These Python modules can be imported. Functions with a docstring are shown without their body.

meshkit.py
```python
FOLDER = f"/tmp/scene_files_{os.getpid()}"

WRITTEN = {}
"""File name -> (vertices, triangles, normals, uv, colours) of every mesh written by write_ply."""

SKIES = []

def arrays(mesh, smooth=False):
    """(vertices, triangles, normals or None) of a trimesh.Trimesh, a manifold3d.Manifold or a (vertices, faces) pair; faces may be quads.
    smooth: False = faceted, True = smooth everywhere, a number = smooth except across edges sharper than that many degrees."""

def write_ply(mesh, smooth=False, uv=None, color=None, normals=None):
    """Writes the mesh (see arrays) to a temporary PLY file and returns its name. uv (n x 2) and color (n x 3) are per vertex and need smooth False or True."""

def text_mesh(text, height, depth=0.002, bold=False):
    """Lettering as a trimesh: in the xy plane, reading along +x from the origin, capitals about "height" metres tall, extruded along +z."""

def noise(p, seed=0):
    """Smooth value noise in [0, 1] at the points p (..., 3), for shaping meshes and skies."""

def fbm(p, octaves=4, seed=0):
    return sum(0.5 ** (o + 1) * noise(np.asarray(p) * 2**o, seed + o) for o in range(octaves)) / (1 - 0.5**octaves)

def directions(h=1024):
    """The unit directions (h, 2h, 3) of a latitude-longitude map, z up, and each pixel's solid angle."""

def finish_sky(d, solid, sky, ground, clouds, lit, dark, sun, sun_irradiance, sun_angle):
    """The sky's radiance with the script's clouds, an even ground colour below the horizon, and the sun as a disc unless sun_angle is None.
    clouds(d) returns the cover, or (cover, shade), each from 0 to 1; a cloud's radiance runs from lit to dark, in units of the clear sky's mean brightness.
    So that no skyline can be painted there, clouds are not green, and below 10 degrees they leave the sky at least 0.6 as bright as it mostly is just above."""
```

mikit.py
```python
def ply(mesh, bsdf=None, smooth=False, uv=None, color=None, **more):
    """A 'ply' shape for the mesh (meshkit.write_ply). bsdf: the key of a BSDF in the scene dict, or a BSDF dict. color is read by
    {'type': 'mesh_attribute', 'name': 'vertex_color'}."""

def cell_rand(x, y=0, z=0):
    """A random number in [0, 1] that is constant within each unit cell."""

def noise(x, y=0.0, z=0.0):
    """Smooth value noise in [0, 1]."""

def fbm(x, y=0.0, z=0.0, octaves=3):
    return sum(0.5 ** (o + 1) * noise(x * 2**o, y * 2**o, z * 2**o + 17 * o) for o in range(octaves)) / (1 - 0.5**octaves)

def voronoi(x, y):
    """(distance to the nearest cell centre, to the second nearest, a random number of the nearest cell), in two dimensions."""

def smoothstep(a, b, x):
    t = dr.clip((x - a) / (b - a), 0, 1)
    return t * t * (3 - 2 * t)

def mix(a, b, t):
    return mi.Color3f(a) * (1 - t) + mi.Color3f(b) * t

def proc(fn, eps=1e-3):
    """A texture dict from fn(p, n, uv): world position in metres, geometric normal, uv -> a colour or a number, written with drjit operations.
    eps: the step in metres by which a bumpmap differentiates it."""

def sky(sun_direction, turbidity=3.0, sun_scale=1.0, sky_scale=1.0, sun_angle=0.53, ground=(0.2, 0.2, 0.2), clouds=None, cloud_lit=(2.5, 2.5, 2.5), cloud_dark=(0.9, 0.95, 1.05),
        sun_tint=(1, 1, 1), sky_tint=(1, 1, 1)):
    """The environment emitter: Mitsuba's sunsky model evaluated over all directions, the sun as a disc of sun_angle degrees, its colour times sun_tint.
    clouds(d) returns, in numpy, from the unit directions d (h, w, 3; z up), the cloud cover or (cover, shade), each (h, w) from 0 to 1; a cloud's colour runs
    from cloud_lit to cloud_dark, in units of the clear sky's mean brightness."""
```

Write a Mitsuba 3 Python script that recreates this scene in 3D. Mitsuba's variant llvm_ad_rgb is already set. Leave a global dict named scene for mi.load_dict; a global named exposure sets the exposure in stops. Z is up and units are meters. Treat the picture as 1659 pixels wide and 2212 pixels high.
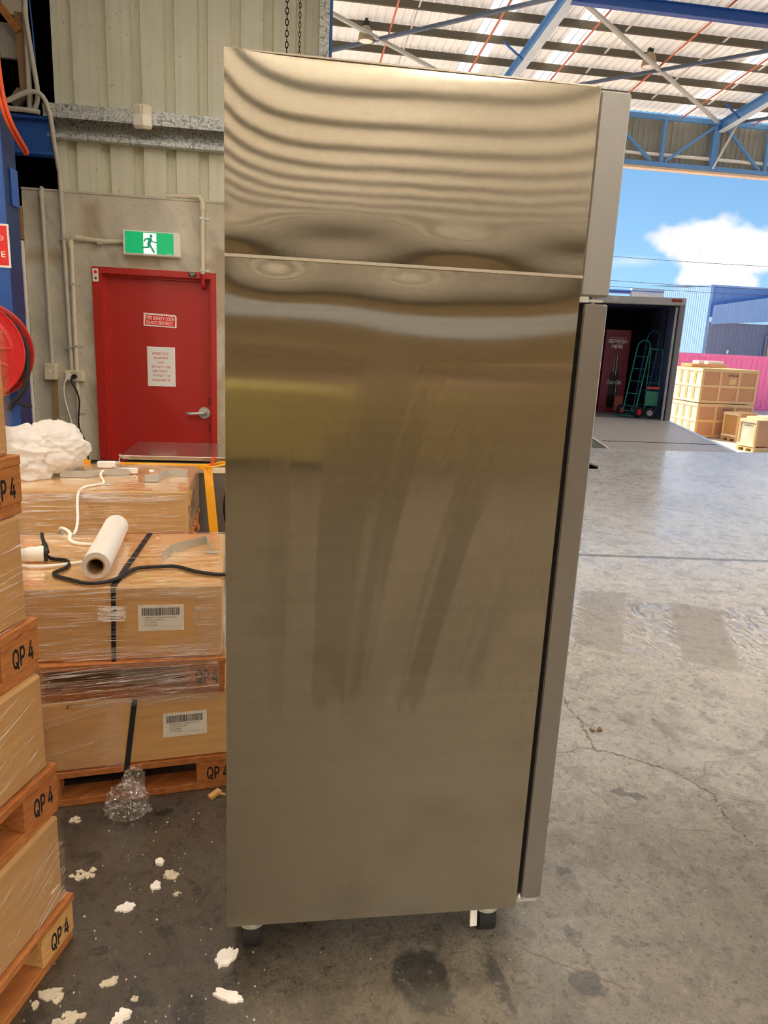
import math, numpy as np, trimesh, mitsuba as mi, drjit as dr, mikit, meshkit
from mikit import noise, fbm, voronoi, smoothstep, mix, proc
from shapely.geometry import Polygon, LineString, Point, box as sbox
from shapely.ops import unary_union
from shapely import affinity
T = mi.ScalarTransform4f
rng = np.random.default_rng(7)

# ---------------------------------------------------------------- camera, sky, exposure
exposure = 1.8
HALL = 22.       # radiance of the lamps added out of view in the hall
YAW, PITCH, ROLL, FPX, EYE = .1495, .2355, .0484, 1566.6, 1.55
fw = np.array([math.sin(YAW)*math.cos(PITCH), math.cos(YAW)*math.cos(PITCH), -math.sin(PITCH)])
rt = np.array([math.cos(YAW), -math.sin(YAW), 0.]); up = np.cross(rt, fw)
up = -math.sin(ROLL)*rt + math.cos(ROLL)*up
scene, labels = {}, {}
scene['camera'] = dict(type='perspective', fov=2*math.degrees(math.atan(1659/2/FPX)), fov_axis='x', near_clip=.05, far_clip=500.,
    to_world=T().look_at(origin=[0, 0, EYE], target=[fw[0], fw[1], EYE+fw[2]], up=list(up)))
def clouds(d):
    az, el = np.degrees(np.arctan2(d[..., 0], d[..., 1])), np.degrees(np.arcsin(np.clip(d[..., 2], -1, 1)))
    n = meshkit.fbm(d*22, 5, 3); m = meshkit.fbm(d*4.5, 4, 9)
    def blob(a, e, ra, re): return 1-np.sqrt(((az-a)/ra)**2+((el-e)/re)**2)
    g = np.maximum.reduce([blob(33.5, 6.9, 6.3, 2.0), blob(30.2, 7.4, 2.4, 1.1), blob(31.5, 5.0, 3.2, 1.0), blob(40, 7.5, 8, 3)])
    c = np.clip((g+(n-.5)*1.5)/.22, 0, 1)
    wisp = np.clip(blob(25.5, 6.1, 3.0, .55)*1.3+(n-.5)*2., 0, 1)*.45
    far = np.clip((m-.56)/.1, 0, 1)*(np.abs(az-29) > 14)*(el > 4)
    return np.clip(c+wisp+far*.9, 0, 1), np.clip((n-.58)*2.2+np.clip((5.6-el)*.12, 0, .4)*(g > .2), 0, 1)
scene['sky'] = mikit.sky((-.42, .62, .66), turbidity=2.6, sun_scale=2.0, sky_scale=1.0, sun_angle=1.0, ground=(.42, .41, .39), clouds=clouds,
    cloud_lit=(3.2, 3.2, 3.2), cloud_dark=(2.0, 2.1, 2.2), sun_tint=(1, .97, .92), sky_tint=(.80, 1.03, 1.15))

# ---------------------------------------------------------------- helpers
def lin(r, g, b, k=1.):
    f = lambda c: c/12.92 if c <= .04045 else ((c+.055)/1.055)**2.4
    return [min(.97, f(x/255)*k) for x in (r, g, b)]
def col(c): return dict(type='rgb', value=[float(x) for x in c])
def P(c, rough=.5, metal=0., spec=.5, two=True, **k):
    d = dict(type='principled', base_color=c if isinstance(c, dict) else col(c), roughness=rough, metallic=metal, specular=spec, **k)
    return dict(type='twosided', bsdf=d) if two else d
def mat(n, d): scene['mat_'+n] = d; return 'mat_'+n
def cat(ms): return trimesh.util.concatenate(ms)
def box(x0, x1, y0, y1, z0, z1, c=0.):
    if c <= 0:
        m = trimesh.creation.box((x1-x0, y1-y0, z1-z0)); m.apply_translation(((x0+x1)/2, (y0+y1)/2, (z0+z1)/2)); return m
    lo, hi = np.array([x0, y0, z0], float), np.array([x1, y1, z1], float)
    pts = []
    for s in np.ndindex(2, 2, 2):
        q = np.where(s, hi, lo); e = np.where(s, -c, c)
        for k in range(3):
            w = q+e; w[k] = q[k]; pts.append(w)
    return trimesh.convex.convex_hull(np.array(pts))
def obox(o, ux, L, D, H, c=0., z=0):       # box whose bottom corner is o, turned so that its length runs along ux
    m = box(0, L, 0, D, 0, H, c); return place(m, (o[0], o[1], o[2] if len(o) > 2 else z), ux)
def place(m, o, ux, copy=False):
    m = m.copy() if copy else m
    ux = np.array([ux[0], ux[1]])/math.hypot(*ux[:2]); A = np.eye(4)
    A[:2, 0] = ux; A[:2, 1] = (-ux[1], ux[0]); A[:3, 3] = o
    m.apply_transform(A); return m
def cyl(a, b, r, n=14, r2=None):
    a, b = np.array(a, float), np.array(b, float); r2 = r if r2 is None else r2
    return tube([a, b], [r, r2], n)
def tube(pts, r, n=10, cap=True):
    p = np.array(pts, float); r = np.broadcast_to(np.array(r, float), (len(p),))
    t = np.gradient(p, axis=0); t /= np.linalg.norm(t, axis=1, keepdims=True)
    u = np.cross(t[0], [0, 0, 1] if abs(t[0][2]) < .9 else [1, 0, 0]); a = np.arange(n)*2*np.pi/n; V = []
    for i in range(len(p)):
        u = u-t[i]*(u@t[i]); u /= np.linalg.norm(u); w = np.cross(t[i], u)
        V.append(p[i]+r[i]*(np.cos(a)[:, None]*u+np.sin(a)[:, None]*w))
    V = np.vstack(V); F = []
    for i in range(len(p)-1):
        for k in range(n):
            A, B = i*n+k, i*n+(k+1) % n; F += [(A, B, B+n), (A, B+n, A+n)]
    if cap:
        V = np.vstack([V, p[0], p[-1]]); c0 = len(V)-2; e = (len(p)-1)*n
        for k in range(n): F += [(c0, (k+1) % n, k), (c0+1, e+k, e+(k+1) % n)]
    return trimesh.Trimesh(V, F, process=False)
def spline(pts, n=60):
    from scipy.interpolate import CubicSpline
    p = np.array(pts, float); s = np.r_[0, np.cumsum(np.linalg.norm(np.diff(p, axis=0), axis=1))]
    return CubicSpline(s, p)(np.linspace(0, s[-1], n))
def bar(a, b, w, h=None, upv=(0, 0, 1)):   # a rectangular bar from a to b, w across and h along upv
    a, b = np.array(a, float), np.array(b, float); h = w if h is None else h; t = b-a; L = np.linalg.norm(t); t /= L
    u = np.array(upv, float); u = u-t*(u@t); u /= np.linalg.norm(u); s = np.cross(u, t)
    m = trimesh.creation.box((L, w, h)); A = np.eye(4); A[:3, 0] = t; A[:3, 1] = s; A[:3, 2] = u; A[:3, 3] = (a+b)/2
    A[:3, 1] = np.cross(u, t); m.apply_transform(A); return m
def extr(poly, d):
    g = [x for x in getattr(poly, 'geoms', [poly]) if x.area > 1e-9]
    return cat([trimesh.creation.extrude_polygon(x, d, engine='earcut') for x in g])
def face(m, o, ux, uz):                     # mesh drawn in xy with height along z -> plane through o spanned by ux, uz, rising along ux x uz
    ux, uz = np.array(ux, float), np.array(uz, float); ux /= np.linalg.norm(ux); uz /= np.linalg.norm(uz)
    A = np.eye(4); A[:3, 0] = ux; A[:3, 1] = uz; A[:3, 2] = np.cross(ux, uz); A[:3, 3] = o
    m = m.copy(); m.apply_transform(A); return m
def text(s, h, w=None, bold=True, d=.0006):
    m = meshkit.text_mesh(s, h, d, bold); b = m.bounds
    if w: m.apply_scale([w/(b[1][0]-b[0][0]), 1, 1])
    m.apply_translation([-m.bounds[0][0], 0, 0]); return m
def corr(L, H, pitch=.2, rib=.06, sl=.015, dep=.03, outward=1, ph=0.):   # ribbed sheet along x (0..L), up z (0..H), ribs towards -y when outward
    xs, ys = [], []; x = -ph
    while x < L:
        for dx, y in ((0, 0), (pitch-rib-2*sl, 0), (pitch-rib-sl, 1), (pitch-sl, 1)):
            xs.append(x+dx); ys.append(-outward*dep*y)
        x += pitch
    xs.append(x); ys.append(0.)
    xs, ys = np.array(xs), np.array(ys); g = np.linspace(0, L, 2)
    k = (xs > 0) & (xs < L); X = np.r_[0, xs[k], L]; Y = np.interp(X, xs, ys); n = len(X)
    V = np.vstack([np.c_[X, Y, 0*X], np.c_[X, Y, 0*X+H]]); F = []
    for i in range(n-1): F += [(i, i+1, i+1+n), (i, i+1+n, i+n)]
    return trimesh.Trimesh(V, F, process=False)
_n = {}
def uniq(k):
    if k not in _n: _n[k] = 0; return k
    _n[k] += 1; return f'{k}_{_n[k]:03d}'
def thing(name, label, cat_, group=None):
    k = uniq(name); labels[k] = dict(label=label, category=cat_)
    if group: labels[k]['group'] = group
    return k
def put(parent, name, mesh, m, smooth=False, label=None, kind=None, **kw):
    k = uniq(parent+'__'+name) if parent else uniq(name)
    scene[k] = mikit.ply(mesh, m, smooth, **kw)
    d = {}
    if label: d['label'] = label
    if kind: d['kind'] = kind
    if d: labels[k] = d
    return k
def one(name, label, cat_, mesh, m, smooth=False, group=None, **kw):
    k = thing(name, label, cat_, group); scene[k] = mikit.ply(mesh, m, smooth, **kw); return k
def struct(name, mesh, m, label=None, smooth=False, cat_=None, **kw):
    if mesh is not None: scene[name] = mikit.ply(mesh, m, smooth, **kw)
    _n[name] = 0; labels[name] = dict(kind='structure')
    if label: labels[name]['label'] = label
    if cat_: labels[name]['category'] = cat_
    return name

# ---------------------------------------------------------------- materials
def seg_dist(x, y, pts):
    d = mi.Float(9.)
    for (ax, ay), (bx, by) in zip(pts[:-1], pts[1:]):
        vx, vy = bx-ax, by-ay; t = dr.clip(((x-ax)*vx+(y-ay)*vy)/(vx*vx+vy*vy), 0, 1)
        d = dr.minimum(d, dr.sqrt(dr.square(x-ax-t*vx)+dr.square(y-ay-t*vy)))
    return d
CR1 = [[(1.3, 2.89), (1.28, 2.77), (1.29, 2.65), (1.28, 2.55), (1.26, 2.43)],
       [(1.0, 2.44), (1.13, 2.42), (1.21, 2.45), (1.26, 2.43), (1.33, 2.40), (1.45, 2.31), (1.51, 2.25), (1.54, 2.19), (1.57, 2.12), (1.55, 2.05), (1.54, 1.92), (1.57, 1.81), (1.66, 1.7)]]
CR2 = [[(1.13, 2.41), (1.13, 2.31), (1.12, 2.22), (1.17, 2.06), (1.18, 2.0)], [(1.54, 2.19), (1.62, 2.25), (1.67, 2.32), (1.71, 2.31)],
       [(1.34, 1.95), (1.45, 1.92), (1.52, 1.89)], [(1.57, 2.12), (1.68, 2.07), (1.8, 2.04)], [(.55, 1.62), (.68, 1.5), (.75, 1.45), (.9, 1.36)],
       [(.44, 1.52), (.52, 1.53), (.57, 1.48)]]
JOINTS = [[(-6, 5.35), (2.28, 5.08), (3.79, 4.93), (9, 4.6)]]
CUTS = [[(4.32, 9.26), (4.68, 6.2), (4.95, 3.9)], [(2.6, 7.6), (3.4, 7.55), (4.3, 7.53), (6.0, 7.4)], [(5.9, 10.4), (7.0, 9.9), (9.5, 9.6)]]
# stains: x, y, radius x, radius y, turn, strength
STAINS = [(.372, 1.455, .08, .10, .2, .98), (.35, 1.49, .05, .05, .2, .8), (.41, 1.40, .035, .05, .1, .85), (.56, 1.42, .02, .11, .15, .8), (1.229, 2.164, .033, .026, 0, .75), (1.27, 2.128, .04, .026, -.5, .75), (.874, 1.799, .03, .022, 0, .6),
          (.807, 1.548, .028, .045, .3, .6), (.928, 1.509, .045, .022, 0, .5), (.787, 1.405, .05, .045, 0, .75), (1.024, 1.733, .02, .03, 0, .5), (.925, 1.61, .02, .03, 0, .35),
          (1.449, 1.745, .03, .015, 0, .5), (1.45, 1.58, .03, .11, .3, .35), (.843, 1.351, .02, .02, 0, .5), (-.551, 1.967, .05, .035, 0, .7), (-.498, 1.802, .025, .018, 0, .6), (-.44, 1.713, .02, .015, 0, .6),
          (-.232, 1.807, .014, .035, .5, .7), (-.271, 1.659, .025, .02, 0, .7), (-.43, 1.612, .03, .018, 0, .7), (-.293, 1.459, .035, .03, 0, .7), (-.183, 1.416, .045, .05, 0, .8), (-.098, 1.489, .03, .03, 0, .7),
          (-.537, 1.446, .035, .03, 0, .6), (-.315, 1.738, .02, .015, 0, .5), (-.185, 1.688, .06, .025, -.3, .5), (-.367, 2.159, .03, .02, 0, .7), (-.36, 1.95, .05, .03, 0, .35), (.2, 1.36, .03, .02, 0, .3)]
MARKS = [(1.97, 4.28, 2.27, 4.23, 1.79, 3.29, 1.574, 3.445, .55), (2.47, 4.06, 2.73, 3.91, 2.32, 3.06, 2.08, 3.21, .6)]
def floor_mask(p):
    x, y = mi.Float(p.x), mi.Float(p.y)
    wx, wy = x+.05*(fbm(x*9, y*9, 1., 3)-.5)+.03*(fbm(x*40, y*40, 2., 3)-.5), y+.05*(fbm(x*9, y*9, 7., 3)-.5)+.03*(fbm(x*40, y*40, 8., 3)-.5)
    st = mi.Float(0.); blot = fbm(x*38, y*38, 3., 3); fine = fbm(x*150, y*150, 5., 3)
    for a, b, ra, rb, t, s in STAINS:
        c, q = math.cos(t), math.sin(t); u, v = (wx-a)*c+(wy-b)*q, -(wx-a)*q+(wy-b)*c
        r = dr.sqrt(dr.square(u/ra)+dr.square(v/rb))
        st = dr.maximum(st, s*(1-smoothstep(.78, 1.02, r))*(1. if s == .75 else smoothstep(.36, .52, blot*.55+fine*.45+.22*(s-.55))))
    jx, jy = x+.03*(fbm(x*30, y*30, 5., 4)-.5), y+.03*(fbm(x*30, y*30, 9., 4)-.5)
    c1 = mi.Float(9.)
    for q in CR1: c1 = dr.minimum(c1, seg_dist(jx, jy, q))
    c2 = mi.Float(9.)
    for q in CR2: c2 = dr.minimum(c2, seg_dist(jx, jy, q))
    for q in CUTS: c2 = dr.minimum(c2, seg_dist(x, y, q)*.45)
    jn = seg_dist(x, jy, JOINTS[0])
    return x, y, st, c1, c2, jn
def floor_col(p, n, uv):
    x, y, st, c1, c2, jn = floor_mask(p)
    big, mid, fine = fbm(x*1.3, y*1.3, 2., 4), fbm(x*7, y*7, 4., 4), fbm(x*45, y*45, 6., 3)
    c = mix(lin(110, 107, 102), lin(150, 148, 144), dr.clip(.15+.75*big*.6+.55*mid*.6+.1*fine, 0, 1))
    left_shade = smoothstep(1.0, -.3, x+.3*(mid-.5)+.25*(big-.5))*smoothstep(4.2, 2.4, y)
    c = mix(c, c*mi.Color3f(.36, .335, .31), left_shade)  # shade beside the stacks, painted into the left floor colour
    c = c*(.84+.32*fine)*(.86+.28*fbm(x*110, y*110, 2., 4))
    c = c*(1-.22*smoothstep(.5, .72, fbm(x*16, y*16, 11., 5)))
    c = c*(1+1.15*smoothstep(1.9, 6., y+x*.3))*mix((.60, .54, .44), (1., 1., 1.), smoothstep(1.5, 3., y+.8*(big-.5)+.2*x))  # pale dock sheen far off and dimness close by, put into the colour
    scr = smoothstep(.62, .74, fbm(x*60, y*60, 8., 5))*.3+smoothstep(.72, .8, noise(x*260, y*230, 3.))*.3
    c = c*(1+.5*smoothstep(.86, .93, noise(x*330, y*330, 9.)))
    c = c*(1-scr)
    for (ax, ay, bx, by, cx, cy, ex, ey, s) in MARKS:
        q = [(ax, ay), (bx, by), (cx, cy), (ex, ey)]; ins = mi.Float(1.)
        for (a0, b0), (a1, b1) in zip(q, q[1:]+q[:1]):
            L = math.hypot(a1-a0, b1-b0); ins = ins*smoothstep(-.015, .02, -((a1-a0)*(y-b0)-(b1-b0)*(x-a0))/L)
        c = mix(c, lin(122, 114, 104), ins*s*(.6+.6*mid))
    c = c*(1-dr.clip(st, 0, 1)*mi.Color3f(.72, .70, .66))
    c = mix(c, lin(50, 40, 22), smoothstep(.0068, .0016, c1+.004*(noise(x*160, y*160)-.5))*(.65+.35*noise(x*70, y*70)))
    c = mix(c, lin(180, 164, 130), .7*smoothstep(.004, .001, c1)*smoothstep(.55, .75, noise(x*210, y*210, 2.)))
    c = mix(c, lin(80, 70, 52), smoothstep(.003, .0006, c2)*.85*smoothstep(.2, .5, noise(x*25, y*25, 4.)))
    tyre = seg_dist(x, y, [(1.61, 2.63), (1.63, 2.52), (1.69, 2.43), (1.8, 2.37), (1.9, 2.38), (2.0, 2.43), (2.08, 2.5)])
    c = c*(1-.3*smoothstep(.03, .006, tyre)*(.4+.6*noise(x*9, y*9)))
    c = mix(c, lin(84, 74, 50), smoothstep(.05, .006, jn)*.8)
    return c
def floor_rough(p, n, uv):
    x, y = mi.Float(p.x), mi.Float(p.y)
    return dr.clip(.05+.14*fbm(x*5, y*5, 2., 3)+.14*fbm(x*30, y*12, 5., 3)+.2*smoothstep(2.6, 1.4, y), .1, .8)
def floor_bump(p, n, uv):
    x, y = mi.Float(p.x), mi.Float(p.y)
    return .0012*fbm(x*18, y*18, 4., 4)
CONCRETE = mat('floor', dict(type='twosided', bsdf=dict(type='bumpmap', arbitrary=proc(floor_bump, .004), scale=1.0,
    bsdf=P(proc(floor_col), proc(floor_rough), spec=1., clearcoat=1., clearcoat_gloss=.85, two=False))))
def wall_col(p, n, uv):
    x, z = mi.Float(p.x), mi.Float(p.z)
    f, g = fbm(x*4, z*4, 1., 4), fbm(x*22, z*40, 3., 3)
    c = mix(lin(178, 172, 154), lin(214, 208, 190), dr.clip(f*1.1+.2*(g-.5), 0, 1))
    edge = smoothstep(.12, .02, dr.minimum(dr.abs(x+.46), dr.minimum(dr.abs(x+1.40), dr.abs(z-2.02)+.02)))
    c = mix(c, lin(150, 122, 76), .5*edge*smoothstep(.4, .6, f))
    c = c*(1-.3*smoothstep(.74, .84, fbm(x*46+z*19, z*60, 8., 4)))*(1-.12*smoothstep(.5, .75, fbm(x*12+z*5, z*3, 5., 4)))
    return c
WALLC = mat('wall', P(proc(wall_col), .85, spec=.3))
def clad_col(p, n, uv):
    x, z = mi.Float(p.x), mi.Float(p.z)
    f = fbm(x*40, z*1.2, 1., 3); g = fbm(x*7, z*5, 3., 4)
    return mix(lin(196, 196, 172), lin(218, 217, 196), dr.clip(f*.7+.4*g, 0, 1))*(1-.35*smoothstep(.76, .86, fbm(x*40, z*44, 9., 4)))
CLAD = mat('cladding', P(proc(clad_col), .6))
def spangle(p, n, uv):
    x, y, z = mi.Float(p.x), mi.Float(p.y), mi.Float(p.z)
    a, b, r = voronoi((x+y*.3)*130, (z+y*.7)*130)
    return mix(lin(150, 154, 148), lin(206, 210, 204), r)*(1-.5*smoothstep(.62, .7, fbm(x*70, z*70+y*40, 2., 3)))
GALV = mat('galvanised', P(proc(spangle), .45, metal=.35))
def wood_fn(a, b):
    def f(p, n, uv):
        x, y, z = mi.Float(p.x), mi.Float(p.y), mi.Float(p.z)
        k = fbm((x+y)*5, (x-y)*60, z*110, 3); t = noise((x-y)*2.3, z*9., (x+y)*1.7)
        return mix(a, b, dr.clip(k*.75+.55*(t-.4), 0, 1))*(1-.5*smoothstep(.74, .82, fbm((x+y)*9, (x-y)*30, z*60, 2)))
    return f
WOOD = mat('wood', P(proc(wood_fn(lin(150, 84, 40), lin(206, 142, 84))), .75, spec=.3))
PALEWOOD = mat('pale_wood', P(proc(wood_fn(lin(186, 138, 78), lin(228, 184, 122))), .75, spec=.3))
def card_fn(p, n, uv):
    x, y, z = mi.Float(p.x), mi.Float(p.y), mi.Float(p.z)
    return mix(lin(208, 164, 106), lin(224, 182, 126), fbm(x*8, y*8, z*60, 3))
CARD = mat('cardboard', P(proc(card_fn), .7, spec=.3))
CRATEC = mat('crate_card', P(lin(200, 152, 114), .7)); CRATEW = mat('crate_white', P(lin(226, 214, 200), .7)); CRATEY = mat('crate_yellow', P(lin(190, 148, 92), .7))
def smear(x, z):
    u = x-.24*(z-.7)*smoothstep(.0, .5, x)
    s = smoothstep(.47, .64, fbm(u*31, z*1.1, 2., 3))
    s = s*smoothstep(.70+0, .735, z+.05*(noise(x*90, 3.)-.5)+.05*(noise(x*14, 1.)-.5))*smoothstep(1.45, 1.15, z+.25*(noise(x*9, 5.)-.5))*smoothstep(-.1, .1, x)*smoothstep(.56, .4, x)
    return s
def steel_col(p, n, uv):
    x, z = mi.Float(p.x), mi.Float(p.z)
    c = mix(lin(172, 162, 142), lin(180, 170, 150), fbm(x*3, z*140, 1., 2))
    w = fbm(x*5, z*6, 4., 3)
    c = c*(1-.17*smear(x, z))*(1-.10*smoothstep(.5, .7, w)*smoothstep(1.3, .9, z))
    spot = smoothstep(.82, .9, noise(x*190, z*150, 7.))*smoothstep(.30, .42, x)*smoothstep(1.4, 1.2, z)
    return c*(1-.12*spot)
def steel_au(p, n, uv): return .055+.15*smear(mi.Float(p.x), mi.Float(p.z))+.13*smoothstep(1.56, 1.35, mi.Float(p.z))
def steel_av(p, n, uv):
    x, z = mi.Float(p.x), mi.Float(p.z)
    return .002+.05*smear(x, z)+.002*fbm(x*6, z*6, 2., 2)+.06*smoothstep(1.28, .9, z)
STEEL = mat('steel', dict(type='twosided', bsdf=dict(type='roughconductor', material='none', distribution='ggx', alpha_u=proc(steel_au), alpha_v=proc(steel_av), specular_reflectance=proc(steel_col))))
SHEET = mat('sheet_steel', P(lin(196, 186, 168), .38, metal=.9)); BRIGHT = mat('bright_steel', P(lin(225, 215, 195), .25, metal=.8))
ZINC = mat('zinc', P(lin(206, 206, 198), .4, metal=.6)); BLACK = mat('black', P(lin(18, 18, 19), .5)); RUBBER = mat('rubber', P(lin(28, 28, 28), .7))
DARK = mat('dark', P(lin(14, 13, 13), 1., spec=0.)); RED = mat('red', P(lin(178, 40, 32), .38)); REDGLOSS = mat('red_gloss', P(lin(196, 36, 36), .25))
SIGNRED = mat('sign_red', P(lin(226, 34, 24), .4)); WHITE = mat('white', P(lin(236, 232, 222), .6)); PAPER = mat('paper', P(lin(238, 236, 228), .8)); CREAM = mat('cream', P(lin(224, 212, 184), .45))
PIPE = mat('conduit', P(lin(190, 184, 168), .45)); PIPEC = mat('conduit_cream', P(lin(214, 204, 178), .45)); BLUE = mat('blue', P(lin(36, 84, 160), .45)); SKYBLUE = mat('blue_truss', P(lin(92, 142, 198), .5))
YELLOW = mat('yellow', P(lin(246, 172, 24), .4)); FOAM = mat('foam', P(lin(244, 240, 230), .8)); INK = mat('ink', P(lin(26, 24, 24), .8)); REDINK = mat('red_ink', P(lin(196, 60, 52), .8))
ORANGE = mat('orange', P(lin(222, 84, 30), .5)); TIMBER = mat('timber', P(lin(150, 118, 84), .8)); STRAP = mat('strap', P(lin(24, 26, 30), .35)); GASK = mat('gasket', P(lin(14, 17, 26), .5))
FILM = mat('film', dict(type='thindielectric', int_ior=1.9)); COREC = mat('card_core', P(lin(150, 118, 76), .8))
ROLLF = mat('film_roll', P(lin(232, 226, 216), .22, spec=.7, clearcoat=.6, clearcoat_gloss=.9))
DIRTYW = mat('purlin', P(lin(96, 92, 80), .55, metal=.3)); ROD = mat('bridging', P(lin(206, 204, 200), .5)); COPPER = mat('sprinkler_pipe', P(lin(206, 120, 96), .5))
ROOFM = mat('roof_sheet', dict(type='principledthin', base_color=col((.84, .84, .85)), roughness=.7, spec_trans=0., diff_trans=.36))  # metal sheets made translucent so daylight comes through
SKYL = mat('skylight', dict(type='principledthin', base_color=col((.98, .97, .94)), roughness=.6, spec_trans=0., diff_trans=1.8))
BRACEL = mat('brace_light', P(lin(176, 178, 176), .5)); BRACED = mat('brace_dark', P(lin(84, 98, 122), .5)); FLANGE = mat('flange', P(lin(196, 208, 224), .5))
HROOF = mat('hall_roof', dict(type='principledthin', base_color=col((.94, .92, .87)), roughness=.7, spec_trans=0., diff_trans=1.2))  # translucency given to the hall sheets to fill the interior with daylight
HWALL = mat('hall_wall', P(lin(176, 160, 134), .7)); DOCK = mat('dock_face', P(lin(120, 118, 114), .9))
def ground_fn(p, n, uv):
    x, y = mi.Float(p.x), mi.Float(p.y)
    return mix(lin(170, 166, 158), lin(212, 206, 196), fbm(x*.6, y*.6, 1., 4))
GROUND = mat('ground', P(proc(ground_fn), .9, spec=.2))
PINK = mat('pink', P(lin(255, 130, 186), .5)); BWALL = mat('building_wall', P(lin(138, 180, 228), .6)); BDARK = mat('building_dark', P(lin(104, 150, 212), .6)); BGREY = mat('building_grey', P(lin(116, 132, 158), .7)); CRATEWOOD = mat('crate_wood', P(lin(222, 192, 142), .75)); CRATEE = mat('crate_end', P(lin(236, 222, 196), .75))
GREEN = mat('green', P(lin(30, 120, 92), .4)); TRUCKIN = mat('truck_inside', P(lin(74, 80, 108), .8)); TRUCKOUT = mat('truck_frame', P(lin(176, 170, 160), .55)); STEELPL = mat('plate', P(lin(168, 160, 150), .36, spec=.7))
VEND = mat('vending_red', P(lin(118, 30, 48), .4)); HUB = mat('hub_red', P(lin(226, 60, 80), .4)); GREYH = mat('hub_grey', P(lin(150, 150, 156), .4))

# ---------------------------------------------------------------- floor, ground, walls
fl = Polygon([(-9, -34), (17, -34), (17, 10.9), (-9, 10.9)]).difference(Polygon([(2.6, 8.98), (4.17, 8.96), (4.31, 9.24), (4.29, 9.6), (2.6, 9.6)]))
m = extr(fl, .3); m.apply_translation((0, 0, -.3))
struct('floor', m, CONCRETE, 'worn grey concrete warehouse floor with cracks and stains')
put('floor', 'dock_face', box(-9, 17, 10.86, 10.9, -1.15, -.3), DOCK)
hp = Polygon([(2.6, 8.98), (4.17, 8.96), (4.31, 9.24), (4.29, 9.6), (2.6, 9.6)]); m = cat([extr(hp.difference(hp.buffer(-.012)), .298), box(2.6, 4.33, 8.94, 9.62, -.04, -.002)]); m.apply_translation((0, 0, -.301)); put('floor', 'pit_shade', m, DARK)  # black lining paints the shade inside the pit
put('floor', 'pit_plate', bar((4.28, 9.60, -.012), (4.30, 9.23, -.012), .03, .02), STEELPL)
struct('yard_ground', box(-60, 110, 10.9, 150, -1.3, -1.15), GROUND, 'pale sunlit yard ground outside the dock')
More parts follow.
